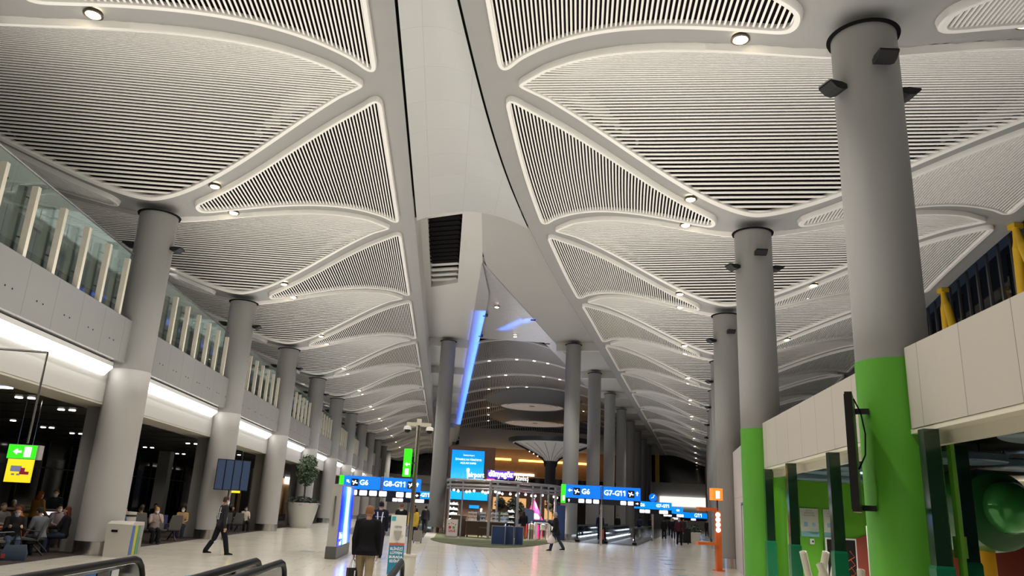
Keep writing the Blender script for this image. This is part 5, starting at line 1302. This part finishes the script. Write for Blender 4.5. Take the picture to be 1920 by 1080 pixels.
    for (h, k, an, d2), s in zip(joints, (-1, 1)):
        limb(b, [h, k, an], [.046*H, .032*H, .021*H])
        f = Vector((0, 1, 0)); b.tube([an-f*.02*H-Vector((0, 0, .025*H)), an+f*.05*H-Vector((0, 0, .03*H)), an+f*.09*H-Vector((0, 0, .034*H))], [.02*H, .018*H, .012*H], 8)
    hands = []
    for (p, el, wr, db), s in zip(aj, (-1, 1)):
        limb(b, [p, el, wr], [.027*H, .022*H, .015*H])
        side = tf if abs(db.dot(tf)) < .8 else tu
        nrm = db.cross(side).normalized(); side = nrm.cross(db).normalized()
        palm = wr+db*.045*H
        ell(b, [(wr, .014*H, .011*H, side, nrm), (wr+db*.025*H, .021*H, .011*H, side, nrm), (wr+db*.052*H, .022*H, .010*H, side, nrm)], 10)
        hands.append((palm, db, side, nrm*-s))
        if not far:
            cn = nrm*(-s)
            for i, ln in enumerate((.036, .042, .039, .03)):
                o = wr+db*.05*H+side*((i-1.5)*-.0115*H)
                k1 = o+db*ln*.5*H+cn*.004*H; k2 = k1+(db*.8+cn*.6).normalized()*ln*.32*H; k3 = k2+(db*.4+cn*.9).normalized()*ln*.28*H
                b.tube([o, k1, k2, k3], [.0056*H, .0052*H, .0047*H, .004*H], 7)
            o = wr+db*.018*H+side*.018*H; b.tube([o, o+(db*.7+side*.6).normalized()*.022*H, o+(db*.95+side*.35+cn*.4).normalized()*.042*H], [.0065*H, .006*H, .005*H], 7)
    remesh(b.build('body', skin_mat(skin), T, True), vox*.6 if not far else vox, 1)
    # clothing
    b = MB()
    for (h, k, an, d2), s in zip(joints, (-1, 1)):
        e = k+(an-k)*pants_len*.96
        limb(b, [h, k, e], [.062*H, .046*H, .041*H], 12)
    torso(b, .006, -.06, .045)
    remesh(b.build('trousers', cloth(bottom), T, True), vox, 2)
    b = MB()
    torso(b, .020*coat, -.02, .319, .036 if hem > 0 else .012)
    if hem > 0:
        q = [(T_(-.02-hem*i/3), (.092*H+.056+.006*i)*1.0, .068*H+.046+.004*i, ax, tf) for i in range(4)][::-1]
        ell(b, q)
    for (p, el, wr, db), s in zip(aj, (-1, 1)):
        b.tube([shl+ax*(.03*H*s)+tu*.02*H, p+tu*.004*H], [.036*H, .036*H], 10)
        if sleeve > .6: limb(b, [p, el, el+(wr-el)*min(1, sleeve)], [.038*H*coat, .033*H*coat, .025*H*coat], 12)
        else: limb(b, [p, p+(el-p)*.8], [.037*H, .032*H], 12)
    remesh(b.build('jacket' if sleeve > .6 else 'shirt', cloth(top), T, True), vox, 2)
    b = MB()
    if vest:
        for s in (-1, 1):
            b.bar(T_(.285)+ax*.05*H*s-tf*(.066*H+.022), T_(.08)+ax*.03*H*s-tf*(.066*H+.022), .022*H, .012)
        b.bar(T_(.2)-ax*.085*H-tf*(.066*H+.022), T_(.2)+ax*.085*H-tf*(.066*H+.022), .02*H, .012)
        b.build('reflective_bands', mat('reflective', (.6, .64, .66), .4), T)
    b = MB()
    for (h, k, an, d2), s in zip(joints, (-1, 1)):
        f = Vector((0, 1, 0)) if True else d2
        z0 = an.z-.043*H
        b.loft([[(an.x+w*H*c, an.y+yy*H, z0+zz*H) for c, zz in ((-1, 0), (1, 0), (.9, hgt), (-.9, hgt))] for yy, w, hgt in ((-.035, .016, .05), (-.02, .022, .055), (.02, .024, .045), (.06, .027, .03), (.095, .024, .022), (.108, .012, .012))])
    for i, s in enumerate((-1, 1)): pass
    sh_ = b.build('shoes', cloth(shoes), T, True)
    if style != 'bald':
        b = MB()
        hs = [(-.02, .046, .03, -.03), (.0, .049, .045, -.018), (.02, .049, .054, -.009), (.045, .045, .053, -.008), (.066, .031, .038, -.008), (.077, .010, .012, -.008)]
        if style == 'long': hs = [(-.15, .05, .02, -.05), (-.10, .056, .028, -.045), (-.05, .054, .036, -.035)]+hs[1:]
        if style == 'bun': hs = [(-.05, .044, .03, -.035)]+hs
        ell(b, [(hc+hu*z*H+hf*o*H, w*H, d*H, hr, hf) for z, w, d, o in hs], 16)
        b.build('hair', cloth(hair), T, True)
    b = MB()
    if not far:
        for s in (-1, 1): b.sphere(hc+hf*.0505*H+hr*s*.019*H+hu*.004*H, .0062*H, 8, 6)
        b.build('eyes', M_EYE, T, True)
    if mask:
        b = MB(); ell(b, [(hc+hu*z*H+hf*o*H, w*H, d*H, hr, hf) for z, w, d, o in ((-.062, .022, .02, .032), (-.04, .037, .038, .02), (-.012, .040, .042, .018), (-.004, .034, .04, .016))], 14); b.build('face_mask', M_MASK if mask is True else mat('mask_blue', (.35, .45, .68), .7), T, True)
    if scarf:
        b = MB(); ell(b, [(T_(.285), .06*H, .06*H, ax, tf), (T_(.315), .055*H, .06*H, ax, tf), (T_(.335), .045*H, .048*H, ax, tf)]); b.build('collar', cloth(scarf), T, True)
    return T, hands, hip, T_
def world_pt(T, p):
    c, s = math.cos(T.rotation_euler[2]), math.sin(T.rotation_euler[2]); return Vector((T.location[0]+p[0]*c-p[1]*s, T.location[1]+p[0]*s+p[1]*c, T.location[2]+p[2]))
def paper_bag(label, at, rz, w, d, h, m, name='paper_bag', string=.16):
    t = thing(name, label, 'bag', (at[0], at[1], at[2]-h-string), rz)
    b = MB(); b.loft([[(-w/2, -d/2, 0), (w/2, -d/2, 0), (w/2, d/2, 0), (-w/2, d/2, 0)], [(-w/2, -d/2, h), (w/2, -d/2, h), (w/2, d/2, h), (-w/2, d/2, h)]]); b.build('body', m, t)
    b = MB()
    for s in (-1, 1): b.tube([(-w*.25, s*d/2, h), (-w*.12, s*.01, h+string*.9), (0, 0, h+string), (w*.12, s*.01, h+string*.9), (w*.25, s*d/2, h)], .004, 6)
    b.build('handle', mat('bag_cord', (.2, .19, .18), .6), t); return t
hero, hh, _, _ = person('man in dark blazer and khaki trousers walking away with a small black bag', (-1.38, 15.6, 0), 4, 1.71, ((12, 10), (-8, 12)), ((-4, 8, 10), (4, 7, 12)), 2, None, (.003, .0032, .005), (.24, .19, .12), (.03, .02, .012), (.19, .085, .04), 'short', 1.0, .04, False, (.42, .22, .14), .013, coat=1.05)
p = world_pt(hero, hh[0][0]+hh[0][1]*.03)
t = paper_bag('small black paper bag hanging from the left hand of the man in the blazer', p, .5, .2, .1, .27, mat('bag_black', (.008, .008, .009), .4)); b = MB(); b.box((.03, -.052, .14), (.02, .004, .17)); b.build('print', mat('print_white', ()), t)
person('man in black uniform vest and face mask walking past the second left column', (-6.72, 25.35, 0), 55, 1.76, ((-16, 16), (20, 6)), ((-10, 6, 20), (-2, 6, 14)), 3, None, (.022, .023, .03), (.008, .009, .014), hair=(.04, .025, .02), mask=True, vox=.015, vest=True, head_yaw=0)
person('person in dark uniform with white reflective straps, right behind the man in the blazer', (-2.03, 27.2, 0), 2, 1.82, ((6, 6), (-6, 8)), ((0, 8, 12), (2, 8, 12)), 0, None, (.008, .01, .018), (.008, .009, .015), hair=(.01, .008, .008), vox=.018, vest=True)
person('man in black jacket with pale collar walking away behind the sanitiser stand', (-1.72, 35, 0), 6, 1.8, ((10, 6), (-8, 10)), ((0, 8, 12), (2, 8, 12)), 0, None, (.007, .007, .009), (.01, .01, .014), hair=(.12, .06, .04), vox=.02, scarf=(.5, .48, .45), hem=.06)
yel, yh, _, _ = person('woman in yellow coat and dark trousers pulling a grey suitcase', (-1.33, 39.4, 0), 8, 1.67, ((10, 6), (-10, 12)), ((0, 8, 12), (-14, 10, 4)), 0, None, (.50, .34, .04), (.012, .012, .016), (.6, .58, .55), (.13, .05, .03), 'long', 1.0, .06, False, vox=.02, coat=1.2, scarf=(.5, .42, .33))
p = world_pt(yel, yh[1][0]+yh[1][1]*.03)
t = thing('suitcase', 'small grey wheeled suitcase pulled by the woman in yellow', 'suitcase', (p[0]+.08, p[1]-.22, 0), .1)
b = MB(); b.loft([[(-.2, -.12, .07), (.2, -.12, .07), (.2, .12, .07), (-.2, .12, .07)], [(-.22, -.13, .3), (.22, -.13, .3), (.22, .13, .3), (-.22, .13, .3)], [(-.2, -.11, .58), (.2, -.11, .58), (.2, .11, .58), (-.2, .11, .58)]]); b.build('shell', mat('case_grey', (.20, .185, .17), .45), t, True)
b = MB(); b.tube([(-.1, .08, .58), (-.08, .18, p[2]-.02), (.08, .18, p[2]-.02), (.1, .08, .58)], .01, 6); b.build('handle', M_DKSTEEL, t)
for sx in (-1, 1):
    for sy in (-1, 1): b = MB(); b.loft([b.ring((sx*.17-.015, sy*.09, .035), .035, 12, (0, 1, 0), (0, 0, 1)), b.ring((sx*.17+.015, sy*.09, .035), .035, 12, (0, 1, 0), (0, 0, 1))]); b.build('wheel', M_RUBBER, t)
rm, rh, _, _ = person('man in dark jacket walking left with a pale plastic bag, a hand at his mouth', (5.5, 37.7, 0), -80, 1.8, ((20, 6), (-18, 14)), ((8, 6, 20), (30, 6, 100)), 4, None, (.012, .012, .014), (.03, .04, .08), hair=(.35, .33, .3), vox=.017, hem=.1, coat=1.15, head_pitch=12)
p = world_pt(rm, rh[0][0]+rh[0][1]*.03)
t = thing('plastic_bag', 'pale plastic bag carried by the man walking left', 'bag', (p[0], p[1], p[2]-.42), .2)
b = MB(); b.lathe([(.05, 0), (.17, .03), (.2, .14), (.15, .26), (.05, .36), (.03, .42)], n=18); b.build('body', mat('plastic_pale', (.62, .55, .53), .35), t, True); b = MB(); b.tube([(-.03, 0, .4), (0, 0, .45), (.03, 0, .4)], .008, 6); b.build('handle', mat('plastic_pale', ()), t)
person('person in maroon top and black trousers walking towards the camera on the right aisle', (16.3, 53.6, 0), 190, 1.82, ((14, 4), (-12, 12)), ((6, 12, 14), (-6, 12, 14)), 0, None, (.06, .012, .018), (.006, .006, .008), hair=(.25, .18, .14), vox=.02, mask=True)
pw = rfr(WO, 1.15, 5.5)
person('man in navy jacket standing on the right moving walkway', (pw[0], pw[1], .03), 195, 1.78, ((2, 2), (-2, 2)), ((6, 10, 20), (6, 10, 20)), 0, None, (.008, .012, .035), (.012, .012, .02), hair=(.2, .15, .12), vox=.02)
person('woman in black top and orange trousers facing the pavilion bar', (4.95, 47.6, .012), -5, 1.7, ((8, 4), (-8, 8)), ((10, 8, 60), (10, 8, 60)), 0, None, (.008, .008, .009), (.30, .09, .03), (.7, .68, .65), (.012, .01, .01), 'long', vox=.02, pants_len=.85)
person('shop assistant with white mask standing behind the display cases', (2.55, 51.0, .012), 180, 1.75, ((0, 2), (0, 2)), ((6, 8, 20), (6, 8, 20)), 0, None, (.015, .015, .02), hair=(.3, .2, .12), mask=True, vox=.02, far=True)
SIT = ((86, 84), (84, 88))
seated = [
 ('woman in black with blue mask looking at her phone at far left', (-10.45, 20.75), 150, dict(top=(.008, .008, .008), bottom=(.05, .08, .13), hair=(.12, .03, .02), mask='b', arms=((30, 6, 75), (30, 6, 75)), style='bun', head_pitch=20)),
 ('man in grey T-shirt seen from behind on the left bench', (-10.35, 21.9), -65, dict(top=(.12, .13, .15), bottom=(.03, .04, .06), hair=(.02, .015, .012), sleeve=.5, arms=((20, 12, 30), (20, 12, 30)), lean=14)),
 ('person in orange top half hidden behind the woman with the phone', (-11.1, 22.2), -120, dict(top=(.45, .10, .01), hair=(.06, .03, .02))),
 ('woman with long red-brown hair in black left of the nearest column', (-10.4, 23.3), -100, dict(top=(.01, .01, .012), bottom=(.03, .04, .07), hair=(.10, .025, .015), style='long')),
 ('person with dark hair and pale sleeves just left of the nearest column', (-11.6, 25.4), 140, dict(top=(.3, .24, .28), hair=(.015, .012, .012), mask=True)),
 ('person in grey sweater at the left edge of the photo', (-12.5, 24.0), 120, dict(top=(.22, .21, .2), hair=(.1, .08, .06))),
 ('person in dark jacket with pale cap behind the left bench', (-15.2, 29.8), 160, dict(top=(.05, .06, .07), hair=(.5, .48, .44))),
 ('blond woman in pink top and white mask with one hand raised to her face', (-10.05, 29.3), 150, dict(top=(.35, .28, .27), bottom=(.008, .008, .01), hair=(.38, .22, .08), mask=True, style='long', arms=((40, 4, 125), (30, 6, 70)), sleeve=.5)),
 ('person in olive jacket sitting with the back to the blond woman', (-10.85, 30.0), -40, dict(top=(.11, .10, .06), hair=(.04, .03, .02), mask=True)),
 ('person in blue top right of the nearest column', (-10.05, 26.3), 60, dict(top=(.03, .07, .14), hair=(.01, .01, .012))),
 ('man in tan T-shirt with white mask on the blue seat', (-10.5, 33.6), 165, dict(top=(.40, .27, .12), bottom=(.02, .03, .06), hair=(.015, .012, .01), mask=True, sleeve=.5)),
 ('person with green mask sitting in the dark middle of the lounge', (-13.35, 37.0), 165, dict(top=(.01, .01, .012), hair=(.01, .01, .01), mask='b')),
 ('person in black beside the one with the green mask', (-13.1, 37.9), 170, dict(top=(.012, .012, .012), hair=(.012, .01, .01))),
 ('man in pale shirt seated beyond the second left column', (-10.25, 43.0), 150, dict(top=(.50, .44, .38), bottom=(.01, .01, .012), hair=(.015, .012, .01), sleeve=.5, mask='b')),
 ('woman with dark hair left of the man in the pale shirt', (-11.05, 43.5), 170, dict(top=(.02, .02, .02), hair=(.012, .01, .01), style='long')),
]
for lab, (x, y), f, kw in seated:
    kw = dict(kw); kw.setdefault('arms', ((25, 6, 60), (25, 6, 60)))
    q_ = person(lab, (x, y, .01), f, 1.62, SIT, seat=.40, vox=.02, far='blond' not in lab and 'phone' not in lab, group='people seated in the left lounge', **kw)
    if 'looking at her phone' in lab:
        a_, b_ = world_pt(q_[0], q_[1][0][0]), world_pt(q_[0], q_[1][1][0]); m_ = (a_+b_)/2
        t = thing('smartphone', 'dark smartphone held by the woman with the blue mask', 'phone', (m_.x, m_.y, m_.z-.02), .5)
        b = MB(); b.box((0, 0, .06), (.16, .014, .09)); b.build('case', M_DKSTEEL, t); b = MB(); b.box((0, .009, .06), (.15, .004, .08)); b.build('display', emat('phone_glow', (.5, .6, .7), .5), t)
person('woman with red hair in brown sweater standing at the gate desk', (-12.15, 25.1, .01), 20, 1.6, ((0, 2), (0, 2)), ((15, 8, 40), (15, 8, 40)), 6, None, (.16, .085, .02), (.01, .01, .01), hair=(.14, .035, .015), style='long', vox=.02, far=True)
person('man in dark top with white mask standing behind the gate desk', (-12.75, 27.5, .01), 165, 1.66, ((0, 2), (0, 2)), ((15, 8, 40), (15, 8, 40)), 4, None, (.014, .022, .03), (.01, .01, .01), hair=(.10, .07, .04), mask=True, vox=.02, far=True)
# distant walkers: built once, then copied
walk = [person('x', (0, 0, 0), 0, 1.74, ((14, 6), (-12, 14)), ((-8, 8, 12), (8, 8, 14)), 0, None, c, d, hair=(.02, .015, .012), vox=.03, far=True)[0] for c, d in (((.012, .012, .014), (.012, .012, .016)), ((.20, .17, .14), (.03, .03, .04)), ((.03, .04, .07), (.015, .015, .02)))]
spots = [(18.9, 66.5, 10, 0, 'dark-clothed person far on the right aisle, nearest of the crowd'), (20.3, 68.5, 195, 0, 'dark figure by the low planter on the right aisle'), (22.5, 74, 190, 1, 'pale-coated person far on the right aisle'), (23.4, 80, 15, 0, 'dark figure far on the right aisle, behind the pale coat'), (25.4, 82, 200, 2, 'person in navy far on the right aisle'), (26.8, 86, 20, 1, 'person in beige far on the right aisle'), (28.6, 84, 190, 0, 'dark figure beside the planter far on the right'), (20.2, 80, 15, 2, 'person in navy between the far walkways'), (17.5, 78, 190, 0, 'dark figure left of the far walkway'), (24.5, 92, 10, 0, 'small dark figure at the far end of the right aisle'),
         (-1.0, 52, 5, 0, 'dark figure far behind the woman in yellow'), (-.9, 62, 10, 2, 'small navy figure farther down the left concourse'), (-2.9, 58, 185, 1, 'small beige figure on the left far walkway'), (-2.3, 70, 5, 0, 'tiny dark figure on the left far walkway')]
usedw = set()
for x, y, f, k, lab in spots:
    w_ = walk[k]
    if k not in usedw: usedw.add(k); w_.location = (x, y, .01); w_.rotation_euler = (0, 0, -math.radians(f)); tag(w_, lab, None, 'distant walkers')
    else: copy_thing(w_, lab, (x, y, .01), -math.radians(f))
t = thing('luggage_trolley', 'black loaded luggage trolley on the right aisle', 'trolley', (17.6, 56.6, .0), .2)
b = MB(); b.box((0, 0, .12), (.6, .9, .06)); b.box((0, -.4, .6), (.55, .05, .9)); b.build('frame', M_DKSTEEL, t); b = MB(); b.box((0, 0, .45), (.55, .6, .6)); b.box((0, .05, .92), (.5, .5, .34)); b.build('luggage', mat('cloth_case', (.012, .012, .014), .6), t)
for sx in (-1, 1): b = MB(); b.loft([b.ring((sx*.26, 0, .05), .05, 12, (0, 1, 0), (0, 0, 1)), b.ring((sx*.3, 0, .05), .05, 12, (0, 1, 0), (0, 0, 1))]); b.build('wheel', M_RUBBER, t)
for i, (x, y) in enumerate(((19.6, 61), (23.3, 72))):
    t = thing('planter', ['long low pale planter along the right columns, the nearer one', 'long low pale planter along the right columns, the farther one'][i], 'planter', (x, y, 0), -RH); b = MB(); b.loft([[(-.5, -3, 0), (.5, -3, 0), (.5, 3, 0), (-.5, 3, 0)], [(-.62, -3.1, .8), (.62, -3.1, .8), (.62, 3.1, .8), (-.62, 3.1, .8)]]); b.build('bowl', mat('planter_white', ()), t); leaves('plants', mat('leaf_dark', ()), t, 500, (0, 0, .85), (.6, 3, .4), .14, 20+i)
